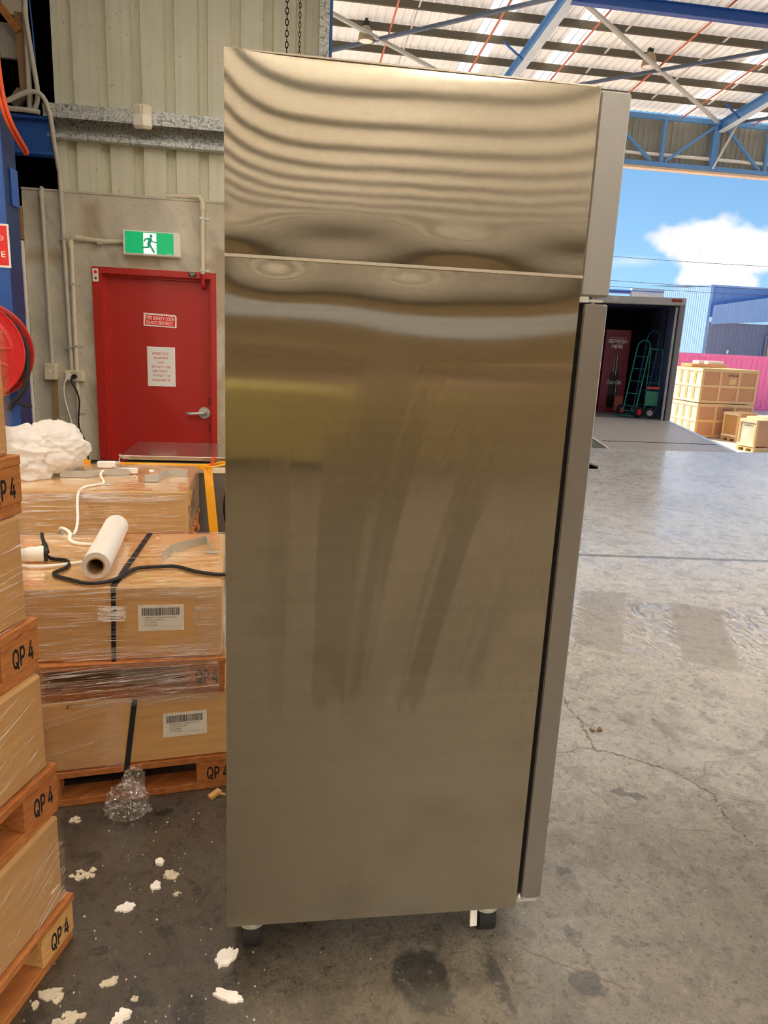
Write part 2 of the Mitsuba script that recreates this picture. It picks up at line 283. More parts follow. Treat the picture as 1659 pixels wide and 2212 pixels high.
# the wall with the fire door
wl = sbox(-1.88, 0, .345, 2.49).difference(sbox(-1.41, -.1, -.495, 1.97))
struct('wall_back', face(extr(wl, .16), (0, 6.16, 0), (1, 0, 0), (0, 0, 1)), WALLC, 'raw concrete lower wall with ribbed sheet cladding above')
for i, x0 in enumerate((-1.62, -.915, -.21)):
    mm = corr(.705 if i < 2 else .46, 2.6, .235, .055, .012, .05, -1, ph=.1); mm.apply_translation((x0, 6.02+.002*i, 2.47))
    put('wall_back', 'cladding_sheet', mm, CLAD)
put('wall_back', 'top_ledge', box(-1.88, .345, 5.992, 6.02, 2.478, 2.492), WALLC)
put('wall_back', 'girt', cat([box(-1.66, .25, 5.86, 5.868, 2.945, 3.035), box(-1.66, .25, 5.86, 6.03, 3.027, 3.035), box(-1.66, .25, 6.0, 6.01, 2.83, 3.03), box(-1.66, .25, 5.93, 6.01, 2.83, 2.838), box(-1.66, .25, 5.93, 5.938, 2.83, 2.86)]), GALV, label='galvanised steel girt across the cladding')
put('wall_back', 'bolt_hole', cyl((-1.61, 5.859, 2.99), (-1.61, 5.8605, 2.99), .012), BLACK)
put('wall_back', 'end_column', box(.25, .322, 5.9, 6.1, 2.49, 5.2), GALV); put('wall_back', 'end_post', box(.322, .345, 5.92, 6.1, 0, 5.2), BLUE)
put('wall_back', 'joint_strip', box(-1.925, -1.882, 5.95, 6.0, .2, 2.12), WHITE); put('wall_back', 'joint_strip', box(-1.945, -1.882, 5.97, 6.0, 2.13, 2.36), TIMBER)
struct('wall_inner', box(-4.2, .3, 7.5, 7.6, 0, 7), DARK, 'wall blackened for the shade of the space behind the concrete wall')  # near-black surfaces stand in for the darkness of the unlit space
put('wall_inner', 'passage_side', box(.27, .32, 6.2, 10.9, 0, 7), HWALL); put('wall_inner', 'soffit', box(-4.2, .33, 6.3, 7.5, 5.3, 5.35), DARK); put('wall_inner', 'end', box(.28, .33, 6.2, 7.5, 0, 5.3), DARK); put('wall_inner', 'side', box(-4.25, -4.2, 4.8, 7.6, 0, 7), DARK)
put('wall_inner', 'head', box(-4.2, .345, 6.16, 6.3, 5.0, 7.0), DARK)
struct('wall_left', box(-9, -1.62, 4.78, 4.84, 0, 5.2), HWALL, 'sheeted wall added beside the blue column to stop light leaks')  # put in out of view so light does not leak past the column
put('wall_left', 'side_sheet', box(-9.05, -9, -34, 4.8, 0, 5.2), HWALL)
struct('wall_right', box(17, 17.05, -34, 6, 0, 5.2), HWALL, 'sheeted wall on the far side of the hall')
struct('wall_rear', box(-9, 17, -34.1, -34, 0, 2.1), HWALL, 'rear wall of the hall with a band of openings'); put('wall_rear', 'upper_sheet', box(-9, 17, -34.1, -34, 3.6, 5.2), HWALL)
put('wall_rear', 'glazing', box(-9, 17, -34.06, -34.05, 2.1, 3.6), SKYL)
for i in range(7): put('wall_rear', 'mullion', box(-9+i*4.3, -8.8+i*4.3, -34.1, -34, 2.1, 3.6), HWALL)

# hall roof (seen in the steel), and the dock canopy roof
struct('ceiling', None, None, 'ribbed roof sheets on steel purlins', cat_=None)
def roof_strip(x0, x1, y0, y1, za, zb, m, name, pitch):
    mm = corr(x1-x0, 1., pitch, .05, .02, .03, 1); v = mm.vertices.copy()
    yy = np.where(v[:, 2] > .5, y1, y0); zz = np.where(v[:, 2] > .5, zb, za)-v[:, 1]
    mm = trimesh.Trimesh(np.c_[v[:, 0]+x0, yy, zz], mm.faces, process=False)
    return put('ceiling', name, mm, m)
HY = -34.
for a, b in ((-9, -5), (-4, 1), (2, 7), (8, 13), (14, 17)): roof_strip(a, b, HY, 7.3 if a > 0 else 6.1, 5.0, 5.0, HROOF, 'hall_sheet', .25)
for a in (-5, 1, 7, 13): roof_strip(a, a+1, HY, 7.3 if a > 0 else 6.1, 5.0, 5.0, SKYL, 'hall_skylight', .25)
for k in range(29): y = HY+.4+1.4*k; xl = -9 if y < 6 else .4; put('ceiling', 'hall_purlin', cat([box(xl, 17, y, y+.02, 4.85, 4.99), box(xl, 17, y, y+.07, 4.85, 4.86)]), DIRTYW)
RZ = lambda y: 9.72-.08*(y-26)
SK = [5.35, 7.85, 13.5, 16.05, 18.6, 21.2]
ed = [-10.]+[q for s in SK for q in (s, s+.72)]+[26.]  # canopy carried on out of view at the left to hold off the sun
for i in range(len(ed)-1):
    if i % 2 == 0: roof_strip(ed[i], ed[i+1], 10.6, 26.5, RZ(10.6), RZ(26.5), ROOFM, 'roof_sheet', .24)
    else: roof_strip(ed[i], ed[i+1], 10.6, 26.5, RZ(10.6), RZ(26.5), SKYL, 'skylight', .24)
pk = [25.0-1.3*k for k in range(12)]
for y in pk:
    z = RZ(y); put('ceiling', 'purlin', cat([box(-10, 26, y, y+.02, z-.24, z-.035), box(-10, 26, y-.06, y+.02, z-.24, z-.225), box(-10, 26, y, y+.08, z-.05, z-.035)]), DIRTYW)
for y in pk[:5]:
    for x in (.75, 3.45, 9.15, 12.0, 14.0, 17.0): put('ceiling', 'bridging_rod', bar((x, y-1.28, RZ(y-1.28)-.15), (x, y+.02, RZ(y)-.2), .03, .05), ROD)
for x in (2.86, 5.6, 8.2, 10.95, 13.65, 16.35): put('ceiling', 'sprinkler_pipe', cyl((x, 11, RZ(11)-.3), (x, 26, RZ(26)-.3), .028, 8), COPPER, True)
def rafter(x, fl=False):
    ms = []
    for (z0, z1_, w) in ((-.27, -.25, .22), (-.6, -.27, .02)) if not fl else ((-.62, -.6, .24),):
        q = box(-w/2, w/2, 0, 1, 0, 1); v = q.vertices.copy(); yy = np.where(v[:, 1] > .5, 26., 11.)
        q = trimesh.Trimesh(np.c_[v[:, 0]+x, yy, RZ(yy)+np.where(v[:, 2] > .5, z1_, z0)], q.faces, process=False); ms.append(q)
    return cat(ms)
for x in (-1.6, 6.85, 15.2, 23.5):
    r = put('ceiling', 'rafter', rafter(x), SKYBLUE); put(r, 'bottom_flange', rafter(x, True), FLANGE)
    if x > 0:
        for y in (22.4, 24.8): put(r, 'fly_brace', bar((x-.75, y-.1, RZ(y)-.2), (x-.06, y+.05, RZ(y)-.58), .07, .03), BLUE)
zb = lambda x, y, o=.45: (x, y, RZ(y)-o)
for n_, (a, b) in enumerate(((zb(6.85, 19.1), zb(14.8, 25.6)), (zb(6.85, 25.6), zb(15.2, 19.1)), (zb(-1.6, 19.1), zb(6.7, 25.6)), (zb(-1.6, 25.6), zb(6.9, 19.1)), (zb(15.2, 25.7), zb(23.5, 19.1)))):
    put('ceiling', 'brace', bar(a, b, .10, .08), BRACEL if n_ in (0, 2) else BRACED)
put('ceiling', 'cross_beam', cat([box(6.85, 26, 19.0, 19.2, 9.60, 9.62), box(6.85, 26, 19.0, 19.2, 9.84, 9.86), box(6.85, 26, 19.09, 19.11, 9.6, 9.86)]), BLUE, label='long blue steel beam across the rafters')
# wall over the opening: truss and cladding
struct('wall_opening', None, None, 'blue steel truss and ribbed sheet above the dock opening')
mm = corr(30, 1.62, .21, .05, .02, .035, 1); mm.apply_translation((-3, 26.25, 7.9)); put('wall_opening', 'cladding_sheet', mm, mat('truss_clad', P(lin(150, 148, 136), .6)))
put('wall_opening', 'top_chord', box(-3, 26, 25.93, 26.07, 9.32, 9.46), SKYBLUE); put('wall_opening', 'bottom_chord', box(-3, 26, 25.93, 26.07, 7.84, 7.97), SKYBLUE)
put('wall_opening', 'head_trim', box(-3, 26, 26.0, 26.3, 7.75, 7.83), mat('trim', P(lin(226, 196, 170), .6))); put('wall_opening', 'white_pipe', cyl((-3, 26.1, 8.24), (26, 26.1, 8.24), .055, 10), WHITE, True)
for x in (7.4, 9.3, 11.2, 13.1, 15.0, 17.06, 19.0, 21.0): put('wall_opening', 'truss_post', box(x-.06, x+.06, 25.94, 26.06, 7.95, 9.34), SKYBLUE)
for a, b in ((11.1, 12.72), (14.95, 13.24), (15.4, 16.85), (19.0, 17.3), (11.0, 9.4), (7.5, 9.2)): put('wall_opening', 'truss_diagonal', bar((a, 26, 9.25), (b, 26, 8.0), .09, .09), SKYBLUE)
put('wall_opening', 'knee_brace', bar((15.55, 25.6, 9.3), (15.0, 25.85, 7.88), .07, .07), ROD)
struct('opening_column', box(15.0, 15.2, 26.0, 26.3, 8, 9.5), SKYBLUE, 'short blue steel column stub at the truss joint')

# high-bay lamps
for i, (x, yy) in enumerate(((2.22, 22.3), (10.5, 22.3))):
    t = thing('high_bay_lamp', 'bell-shaped high-bay lamp hanging '+('beside the ribbed wall end' if i == 0 else 'above the truck and the open dock'), 'lamp', 'high-bay lamps under the canopy roof')
    zl = 9.43 if i == 0 else 9.56
    prof = [(.20, 0), (.215, .01), (.205, .12), (.165, .27), (.10, .36), (.10, .37)]
    prof2 = [(a-.012, b) for a, b in prof[::-1]]
    L = trimesh.creation.revolve(np.array(prof+prof2), sections=28); L.apply_translation((x, yy, zl)); put(t, 'shade', L, mat('lamp_shade', P(lin(150, 134, 108), .5)) if i == 0 else 'mat_lamp_shade', True)
    D = trimesh.creation.cylinder(.195, .01, sections=28); D.apply_translation((x, yy, zl+.012))
    if i == 0: mat('lamp_lens', P(lin(244, 240, 234), .4))
    put(t, 'lens', D, 'mat_lamp_lens'); put(t, 'ballast', cat([box(x-.07, x+.07, yy-.07, yy+.07, zl+.36, zl+.5, .01), cyl((x, yy, zl+.5), (x, yy, zl+.56), .045)]), BLACK)
    put(t, 'hook', cyl((x, yy, zl+.56), (x, yy, RZ(yy)-.22), .008, 6), BLACK)

for x, rows in ((-4., ((-3., 7.),)), (-.6, ((2.2, .95),)), (2.2, ((-3., 2.4), (3.9, .3))), (9., ((-3., 1.5), (4.2, 3.)))):  # lamps added out of view to brighten walls, cartons and floor
    for yy, kk in rows:
        t = thing('added_hall_lamp', 'added unseen lamp under the hall roof to brighten the interior', 'lamp', 'added unseen lamps in the hall'); zl = 4.25
        L = trimesh.creation.revolve(np.array(prof+prof2), sections=20); L.apply_translation((x, yy, zl)); put(t, 'shade', L, 'mat_lamp_shade', True)
        D = trimesh.creation.cylinder(.2, .01, sections=24); D.apply_translation((x, yy, zl)); k = put(t, 'lens', D, 'mat_lamp_lens'); scene[k]['emitter'] = dict(type='area', radiance=col([HALL*kk*q for q in (1., .965, .90)]))
        put(t, 'ballast', cyl((x, yy, zl+.36), (x, yy, 4.72), .05), BLACK)

# ---------------------------------------------------------------- fire door and what hangs round it
struct('door_1', box(-1.335, -.54, 6.06, 6.10, .02, 1.92), RED, 'red painted fire door in a red steel frame')
put('door_1', 'frame', face(extr(sbox(-1.41, 0, -.495, 1.97).difference(sbox(-1.345, -.1, -.535, 1.925)), .13), (0, 6.11, 0), (1, 0, 0), (0, 0, 1)), RED)
put('door_1', 'stop', face(extr(sbox(-1.36, 0, -.525, 1.935).difference(sbox(-1.325, -.1, -.553, 1.905)), .03), (0, 6.062, 0), (1, 0, 0), (0, 0, 1)), RED)
h = put('door_1', 'handle', cat([cyl((-.60, 6.0, .89), (-.60, 6.06, .89), .016), tube(spline([(-.60, 6.005, .89), (-.66, 6.0, .888), (-.72, 6.003, .884), (-.735, 6.03, .883)], 16), .012)]), ZINC, True, label='satin lever handle')
put(h, 'rose', cyl((-.60, 6.045, .89), (-.60, 6.06, .89), .046, 26), ZINC, 30)
for z in (1.0, .97, .78, .75): put('door_1', 'bolt', cyl((-.555, 6.05, z), (-.555, 6.06, z), .011, 10), BLACK)
# corner sticker, number plate
t = thing('corner_sticker', 'small white sticker with a red dot on the top corner of the red door frame', 'sticker'); put(t, 'sheet', box(-1.404, -1.362, 5.977, 5.979, 1.86, 1.955), WHITE); put(t, 'red_dot', cyl((-1.383, 5.9765, 1.93), (-1.383, 5.977, 1.93), .012), SIGNRED); put(t, 'grey_dot', cyl((-1.383, 5.9765, 1.885), (-1.383, 5.977, 1.885), .010), DIRTYW)
t = thing('door_number_plate', 'tiny black plate with pale letters on the red door frame head', 'sign'); put(t, 'plate', box(-.70, -.645, 5.976, 5.979, 1.935, 1.968), BLACK)
put(t, 'lettering', cat([face(text('DOOR', .011, .044), (-.694, 5.976, 1.953), (1, 0, 0), (0, 0, 1)), face(text('S7', .010, .018), (-.681, 5.976, 1.939), (1, 0, 0), (0, 0, 1))]), CREAM)
t = thing('fire_door_sign', 'red and white sign reading FIRE SAFETY DOOR DO NOT OBSTRUCT on the red door', 'sign')
put(t, 'backing', face(extr(Polygon([(0, 0), (.25, 0), (.25, .083), (.238, .098), (0, .098)]), .002), (-1.058, 6.06, 1.555), (1, 0, -.035), (.035, 0, 1)), WHITE); put(t, 'red_field', face(extr(sbox(.012, .009, .238, .086), .001), (-1.058, 6.058, 1.555), (1, 0, -.035), (.035, 0, 1)), SIGNRED)
put(t, 'lettering', cat([face(text('FIRE SAFETY DOOR', .026, .22), (-1.043, 6.057, 1.605), (1, 0, -.035), (.035, 0, 1)), face(text('DO NOT OBSTRUCT', .024, .20), (-1.035, 6.057, 1.571), (1, 0, -.035), (.035, 0, 1))]), WHITE)
t = thing('paper_notice', 'white paper notice in red letters about the alarmed fire exit on the red door', 'notice')
put(t, 'sheet', box(-1.037, -.823, 6.058, 6.0595, 1.09, 1.397), PAPER)
ls = []
for i, (s, w, x) in enumerate((('FIRE EXIT', .108, -.980), ('ALARMED', .112, -.989), ('24/7', .05, -.958), ('DO NOT USE', .142, -1.003), ('THE DOOR', .12, -1.003), ('TO EXIT THE', .138, -1.001), ('BUILDING', .112, -1.001))):
    ls.append(face(text(s, .0155, w, True), (x, 6.058, 1.338-.0345*i), (1, 0, 0), (0, 0, 1)))
flame = Polygon([(0, 0), (.011, .001), (.013, .008), (.010, .014), (.0115, .021), (.006, .014), (.001, .008)])
put(t, 'lettering', cat(ls+[face(extr(flame, .0006), (-.999, 6.058, 1.338), (1, 0, 0), (0, 0, 1)), face(extr(flame, .0006), (-.878, 6.058, 1.131), (1, 0, 0), (0, 0, 1))]), REDINK)
# exit sign
t = thing('exit_sign', 'lit green running-man exit sign above the red door', 'sign')
put(t, 'housing', box(-1.167, -.757, 5.925, 6.0, 2.066, 2.238, .006), WHITE)
def glow(k, c, base): return dict(type='area', radiance=col([x*k for x in c]))
def lit(mesh, parent, name, c, k): key = put(parent, name, mesh, mat('lit_'+name, P(c, .4))); scene[key]['emitter'] = glow(k, c, c)
E1 = lambda p: face(p, (-1.15, 5.9235, 2.078), (1, 0, 0), (0, 0, 1))
lit(E1(extr(sbox(0, 0, .35, .152), .001)), t, 'green_panel', lin(0, 160, 98), .20)
lit(E1(extr(Polygon([(.132, 0), (.134, .014), (.128, .026), (.132, .028), (.132, .146), (.226, .146), (.226, 0)]), .0022)), t, 'white_panel', lin(228, 242, 238), .20)
man = unary_union([Point(.189, .126).buffer(.0105), LineString([(.166, .105), (.184, .104)]).buffer(.008), LineString([(.184, .104), (.170, .066)]).buffer(.0115), LineString([(.165, .106), (.147, .104), (.140, .087)]).buffer(.0048), LineString([(.187, .102), (.198, .086), (.224, .083)]).buffer(.0042),
    LineString([(.170, .066), (.169, .046), (.128, .042)]).buffer(.0062), LineString([(.176, .066), (.190, .043), (.206, .014)]).buffer(.0068)])
lit(E1(extr(man.simplify(.0004), .0034)), t, 'running_figure', lin(0, 140, 92), .12)
put(t, 'maker_mark', cat([box(-.845+.009*i, -.839+.009*i, 5.9215, 5.922, 2.082, 2.087) for i in range(4)]), WHITE); put(t, 'indicator', cyl((-.94, 5.94, 2.062), (-.94, 5.94, 2.067), .005, 8), SIGNRED)
# conduits
def clip(par, x, z, side=1): put(par, 'saddle', cat([box(x-.018, x+.018, 5.955, 5.99, z-.008, z+.008), box(x, x+.05*side, 5.993, 6.0, z-.008, z+.008) if side > 0 else box(x-.05, x, 5.993, 6.0, z-.008, z+.008)]), ZINC)
def conduit(label, pts, r, m, clips=(), n=40, elbows=()):
    t = thing('conduit', label, 'conduit'); put(t, 'pipe', tube(pts, r, 12), m, 40)
    for x, z, s in clips: clip(t, x, z, s)
    for a, b in elbows: put(t, 'coupling', cyl(a, b, r*1.3, 12), m, 40)
conduit('grey conduit running from the concrete top down to the light switch', [(-1.735, 6.02, 2.485), (-1.735, 5.985, 2.49), (-1.735, 5.973, 2.47), (-1.728, 5.973, 1.235)], .0165, PIPE, (), elbows=[((-1.735, 5.973, 2.475), (-1.734, 5.973, 2.43))])
conduit('long grey conduit down from the girt to the power outlet, outer of the pair', list(spline([(-2.12, 5.9, 3.22), (-2.06, 5.86, 3.06), (-1.95, 5.84, 3.0), (-1.80, 5.84, 3.06), (-1.67, 5.84, 3.08), (-1.62, 5.845, 3.0), (-1.605, 5.85, 2.9)], 30))+[(-1.603, 5.9, 2.75), (-1.60, 5.972, 2.6), (-1.588, 5.972, 1.19)], .0165, PIPE, [(-1.598, 2.15, -1), (-1.592, 1.36, -1)])
conduit('cream conduit from the exit sign down to the power outlet', [(-1.167, 5.975, 2.16), (-1.30, 5.975, 2.150), (-1.50, 5.975, 2.163), (-1.535, 5.975, 2.158), (-1.548, 5.975, 2.13), (-1.552, 5.975, 1.19)], .0165, PIPEC, [(-1.552, 1.83, 1), (-1.552, 1.375, 1), (-1.34, 2.135, 1)], elbows=[((-1.55, 5.975, 2.14), (-1.55, 5.975, 2.09)), ((-1.51, 5.975, 2.163), (-1.47, 5.975, 2.161))])
conduit('cream conduit running on below the power outlet to the floor', [(-1.553, 5.975, 1.115), (-1.553, 5.975, .1)], .015, PIPEC, [(-1.553, .86, 1)])
conduit('cream conduit coming down onto the head of the red door frame', [(-.86, 6.0, 2.500), (-.66, 5.99, 2.515), (-.61, 5.975, 2.508), (-.592, 5.975, 2.47), (-.594, 5.975, 1.955)], .0165, PIPEC, [(-.592, 2.36, 1), (-.594, 1.985, 1)], elbows=[((-.592, 5.975, 2.475), (-.592, 5.975, 2.42))])
put('conduit_004', 'painted_end', tube([(-.594, 5.972, 1.96), (-.595, 5.972, 1.89), (-.59, 6.0, 1.87), (-.59, 6.06, 1.865)], .0168, 12), RED, 40, label='lower end painted red')
one('conduit_cover', 'brown-stained flat cover strip below the light switch', 'cover strip', box(-1.745, -1.705, 5.985, 6.0, .1, 1.118), mat('stained', P(lin(158, 130, 88), .7)))
t = thing('light_switch', 'cream surface-mounted switch box at the foot of the grey conduit', 'switch'); put(t, 'box', box(-1.777, -1.693, 5.93, 6.0, 1.118, 1.238, .004), CREAM); put(t, 'rocker', cyl((-1.735, 5.925, 1.178), (-1.735, 5.93, 1.178), .01), WHITE); put(t, 'handwriting', tube(np.array([(-1.765+.003*i, 5.929, 1.220+.003*math.sin(i*2.1)) for i in range(11)]), .0008, 5), INK)
t = thing('power_outlet', 'cream double power outlet with a white and a black plug in it', 'outlet'); put(t, 'box', box(-1.631, -1.50, 5.94, 6.0, 1.113, 1.192, .004), CREAM)
put(t, 'switch', box(-1.615, -1.60, 5.937, 5.94, 1.168, 1.178), WHITE); put(t, 'switch', box(-1.53, -1.515, 5.937, 5.94, 1.168, 1.178), WHITE); put(t, 'marking', tube(np.array([(-1.59+.0035*i, 5.939, 1.174+.003*math.sin(i*2.3)) for i in range(13)]), .0012, 5), INK)
t = thing('white_power_lead', 'white power lead hanging from the outlet', 'power lead'); put(t, 'plug', cyl((-1.598, 5.90, 1.147), (-1.598, 5.94, 1.147), .02, 14, .016), WHITE, 40)
put(t, 'cable', tube(spline([(-1.598, 5.905, 1.147), (-1.615, 5.89, 1.12), (-1.632, 5.9, 1.0), (-1.61, 5.92, .86), (-1.585, 5.93, .72), (-1.58, 5.93, .5), (-1.58, 5.9, .3)], 50), .006, 8), WHITE, True)
t = thing('black_power_lead', 'black power lead hanging in curves from the outlet', 'power lead'); put(t, 'plug', cyl((-1.558, 5.90, 1.15), (-1.558, 5.94, 1.15), .018, 14), BLACK, 40)
put(t, 'cable', tube(spline([(-1.558, 5.905, 1.15), (-1.57, 5.89, 1.13), (-1.545, 5.9, 1.05), (-1.53, 5.92, .95), (-1.54, 5.92, .85), (-1.535, 5.92, .74), (-1.50, 5.93, .64), (-1.49, 5.93, .55), (-1.40, 5.92, .40)], 60), .0055, 8), BLACK, True)
t = thing('motion_sensor', 'white twin motion sensor on the galvanised girt', 'sensor')
put(t, 'body', cat([obox((-1.055, 5.845, 2.915), (1, -.5), .078, .05, .155, .012), obox((-.985, 5.806, 2.915), (1, .5), .078, .05, .155, .012)]), CREAM)
put(t, 'lens', cat([obox((-1.048, 5.838, 2.93), (1, -.5), .062, .004, .07), obox((-.979, 5.804, 2.93), (1, .5), .062, .004, .07)]), WHITE)
for i, (x, nm) in enumerate(((.019, 'thicker hanging chain near the sheet wall end, beside the steel fridge top'), (.110, 'thinner hanging chain closest to the galvanised end column'))):
    ms = []; r = (.010, .0075)[i]; st = (.036, .031)[i]
    for k in range(44):
        e = r*.32; a = np.linspace(0, 2*np.pi, 15)[:-1]; z = 3.2+k*st; q = np.array([[r*math.cos(u), 0, (st*.36)*np.sign(math.sin(u))*(abs(math.sin(u))**.6)*1.0+math.sin(u)*st*.25] for u in a])
        if k % 2: q = q[:, [1, 0, 2]]
        q = q+np.array([x, 5.9, z]); ms.append(tube(np.vstack([q, q[:2]]), e, 5, False))
    one('hanging_chain', nm, 'chain', cat(ms), DARK, True, 'roller door chains')

# ---------------------------------------------------------------- blue column, hose reel, corner clutter
t = thing('blue_column', 'blue painted steel column carrying the fire hose reel', 'column')
put(t, 'flange', box(-1.70, -1.50, 4.5, 4.515, 0, 3.6), BLUE); put(t, 'web', box(-1.72, -1.50, 4.515, 4.72, 0, 2.62), mat('shaded_blue', P(lin(22, 46, 92), .5))); put(t, 'side_plate', box(-1.50, -1.485, 4.60, 4.70, 2.17, 2.37, .004), BLUE)  # darker blue paints shade onto the side of the column
put(t, 'inner_flange', box(-1.70, -1.52, 4.52, 4.62, 2.62, 3.6), BLUE)
t = thing('reel_sign', 'red and white sign on the blue column above the hose reel', 'sign'); put(t, 'sheet', box(-1.72, -1.488, 4.496, 4.4995, 1.83, 2.06), WHITE); put(t, 'red_field', box(-1.715, -1.498, 4.4945, 4.496, 1.842, 2.05), SIGNRED)
put(t, 'lettering', cat([face(text('E', .03, .022), (-1.535, 4.4945, 1.885), (1, 0, 0), (0, 0, 1)), face(extr(unary_union([Point(0, 0).buffer(.013).difference(Point(0, 0).buffer(.010)), sbox(-.008, -.0015, .008, .0015)]), .0006), (-1.53, 4.4945, 1.985), (1, 0, 0), (0, 0, 1))]), WHITE)
t = thing('hose_reel', 'red fire hose reel with a coiled black hose on the blue column', 'hose reel')
cx, cz = -1.655, 1.375
def disc(y, prof): d = trimesh.creation.revolve(np.array(prof), sections=64); d.apply_transform(trimesh.transformations.rotation_matrix(math.pi/2, (1, 0, 0))); d.apply_translation((cx, y, cz)); return d
put(t, 'front_disc', disc(4.32, [(0, .02), (.07, .025), (.09, .012), (.13, .012), (.14, .02), (.20, .02), (.215, .008), (.255, .006), (.265, .012), (.27, .004), (.265, -.004), (0, 0)]), REDGLOSS, 35)
for a in (-.5, 0, .5): put(t, 'pressed_rib', tube(spline([(cx+.10*math.cos(a), 4.305, cz+.10*math.sin(a)), (cx+.155*math.cos(a+.12), 4.297, cz+.155*math.sin(a+.12)), (cx+.20*math.cos(a+.1), 4.303, cz+.20*math.sin(a+.1))], 12), .009, 8), REDGLOSS, True)
put(t, 'rear_disc', disc(4.46, [(0, .006), (.262, .006), (.272, 0), (.262, -.006), (0, -.006)]), RED, 35)
hz = [(cx+(.232+.012*(k % 2))*math.cos(u), 4.345+.095*(u/(2*math.pi*4)), cz+(.232+.012*(k % 2))*math.sin(u)) for k, u in enumerate(np.linspace(0, 2*math.pi*4, 160))]
put(t, 'hose', tube(hz, .0135, 8), RUBBER, True); put(t, 'hose_tail', tube(spline([(-1.392, 4.35, 1.42), (-1.385, 4.34, 1.30), (-1.41, 4.33, 1.18), (-1.47, 4.33, 1.10), (-1.50, 4.34, 1.06)], 30), .0135, 8), RUBBER, True)
put(t, 'nozzle', cat([cyl((-1.455, 4.33, 1.105), (-1.385, 4.3, 1.085), .010), cyl((-1.385, 4.3, 1.085), (-1.37, 4.295, 1.083), .013)]), BLACK, 40)
one('blue_tie_beam', 'blue horizontal beam from the column to the sheet wall', 'beam', cat([box(-2.3, -1.62, 5.88, 6.0, 2.93, 2.95), box(-2.3, -1.62, 5.93, 5.95, 2.72, 2.93), box(-2.3, -1.62, 5.88, 6.0, 2.70, 2.72)]), BLUE)
one('timber_post', 'weathered timber post behind the grey conduits in the top corner', 'post', bar((-1.79, 5.96, 3.06), (-1.80, 5.96, 3.60), .06, .065, (1, 0, 0)), TIMBER)
one('timber_rail', 'sloping brown timber rail at the very top of the corner', 'rail', bar((-1.97, 5.93, 3.68), (-1.80, 5.93, 3.48), .04, .05), WOOD)
one('pale_board', 'pale board behind the timber rail', 'board', box(-1.95, -1.82, 6.05, 6.08, 3.62, 4.1), CREAM)
one('stone_slab', 'mottled grey slab hanging behind the blue column top', 'slab', obox((-1.97, 6.03, 3.34), (1, .1), .15, .04, .22), WALLC)
one('grey_duct', 'short grey metal duct at the foot of the timber post', 'duct', bar((-1.80, 5.92, 3.10), (-1.87, 5.92, 3.01), .06, .07), mat('duct', P(lin(120, 112, 96), .6)))
conduit('straight grey conduit rising beside the timber post', [(-1.762, 5.92, 3.0), (-1.757, 5.92, 3.4), (-1.75, 5.92, 4.1)], .019, PIPE)
conduit('bent grey conduit bowing out from the timber post', spline([(-1.755, 5.9, 3.62), (-1.738, 5.9, 3.46), (-1.71, 5.9, 3.22), (-1.700, 5.9, 3.08), (-1.725, 5.9, 2.985)], 30), .017, PIPE)
conduit('grey conduit lying on the blue tie beam', spline([(-2.16, 5.9, 3.1), (-2.04, 5.87, 3.0), (-1.9, 5.86, 2.975), (-1.68, 5.86, 2.965)], 24), .017, PIPE)
one('blue_cable', 'thin blue cable hanging among the grey conduits', 'cable', tube(spline([(-1.76, 5.95, 4.1), (-1.73, 5.96, 3.6), (-1.722, 5.96, 3.2), (-1.735, 5.96, 3.0)], 24), .006, 6), BLUE, True)
for i, (dx, lb) in enumerate(((-.012, 'outer orange cable bent down the blue column'), (.010, 'inner orange cable bent down the blue column'))):
    one('orange_cable', lb, 'cable', tube(spline([(-1.485+dx, 4.46, 3.0), (-1.478+dx, 4.47, 2.80), (-1.47+dx, 4.485, 2.68), (-1.452+dx, 4.50, 2.59), (-1.432+dx, 4.6, 2.505), (-1.44+dx*.5, 4.72, 2.47)], 30), .010, 8), ORANGE, True)

# ---------------------------------------------------------------- pallet stacks
def ridged(w, h, res, amp, seed, fx=4., fz=70.):      # a sheet w by h in xz, crinkled along y
    nx, nz = max(2, int(w/.02)), max(2, int(h/res)); X, Z = np.meshgrid(np.linspace(0, w, nx+1), np.linspace(0, h, nz+1), indexing='ij')
    p = np.stack([X*fx+.35*np.sin(Z*9), Z*fz+X*6*math.sin(seed), 0*X+seed], -1); p2 = np.stack([X*9, Z*16, 0*X+seed+5], -1)
    d = (meshkit.fbm(p, 3, seed)-.5)*amp+(meshkit.fbm(p2, 3, seed+3)-.5)*amp*1.2
    V = np.stack([X, -.004-np.abs(d), Z], -1).reshape(-1, 3); i = np.arange(nx)[:, None]*(nz+1)+np.arange(nz); a = i.ravel()
    F = np.vstack([np.c_[a, a+nz+1, a+nz+2], np.c_[a, a+nz+2, a+1]]); return trimesh.Trimesh(V, F, process=False)
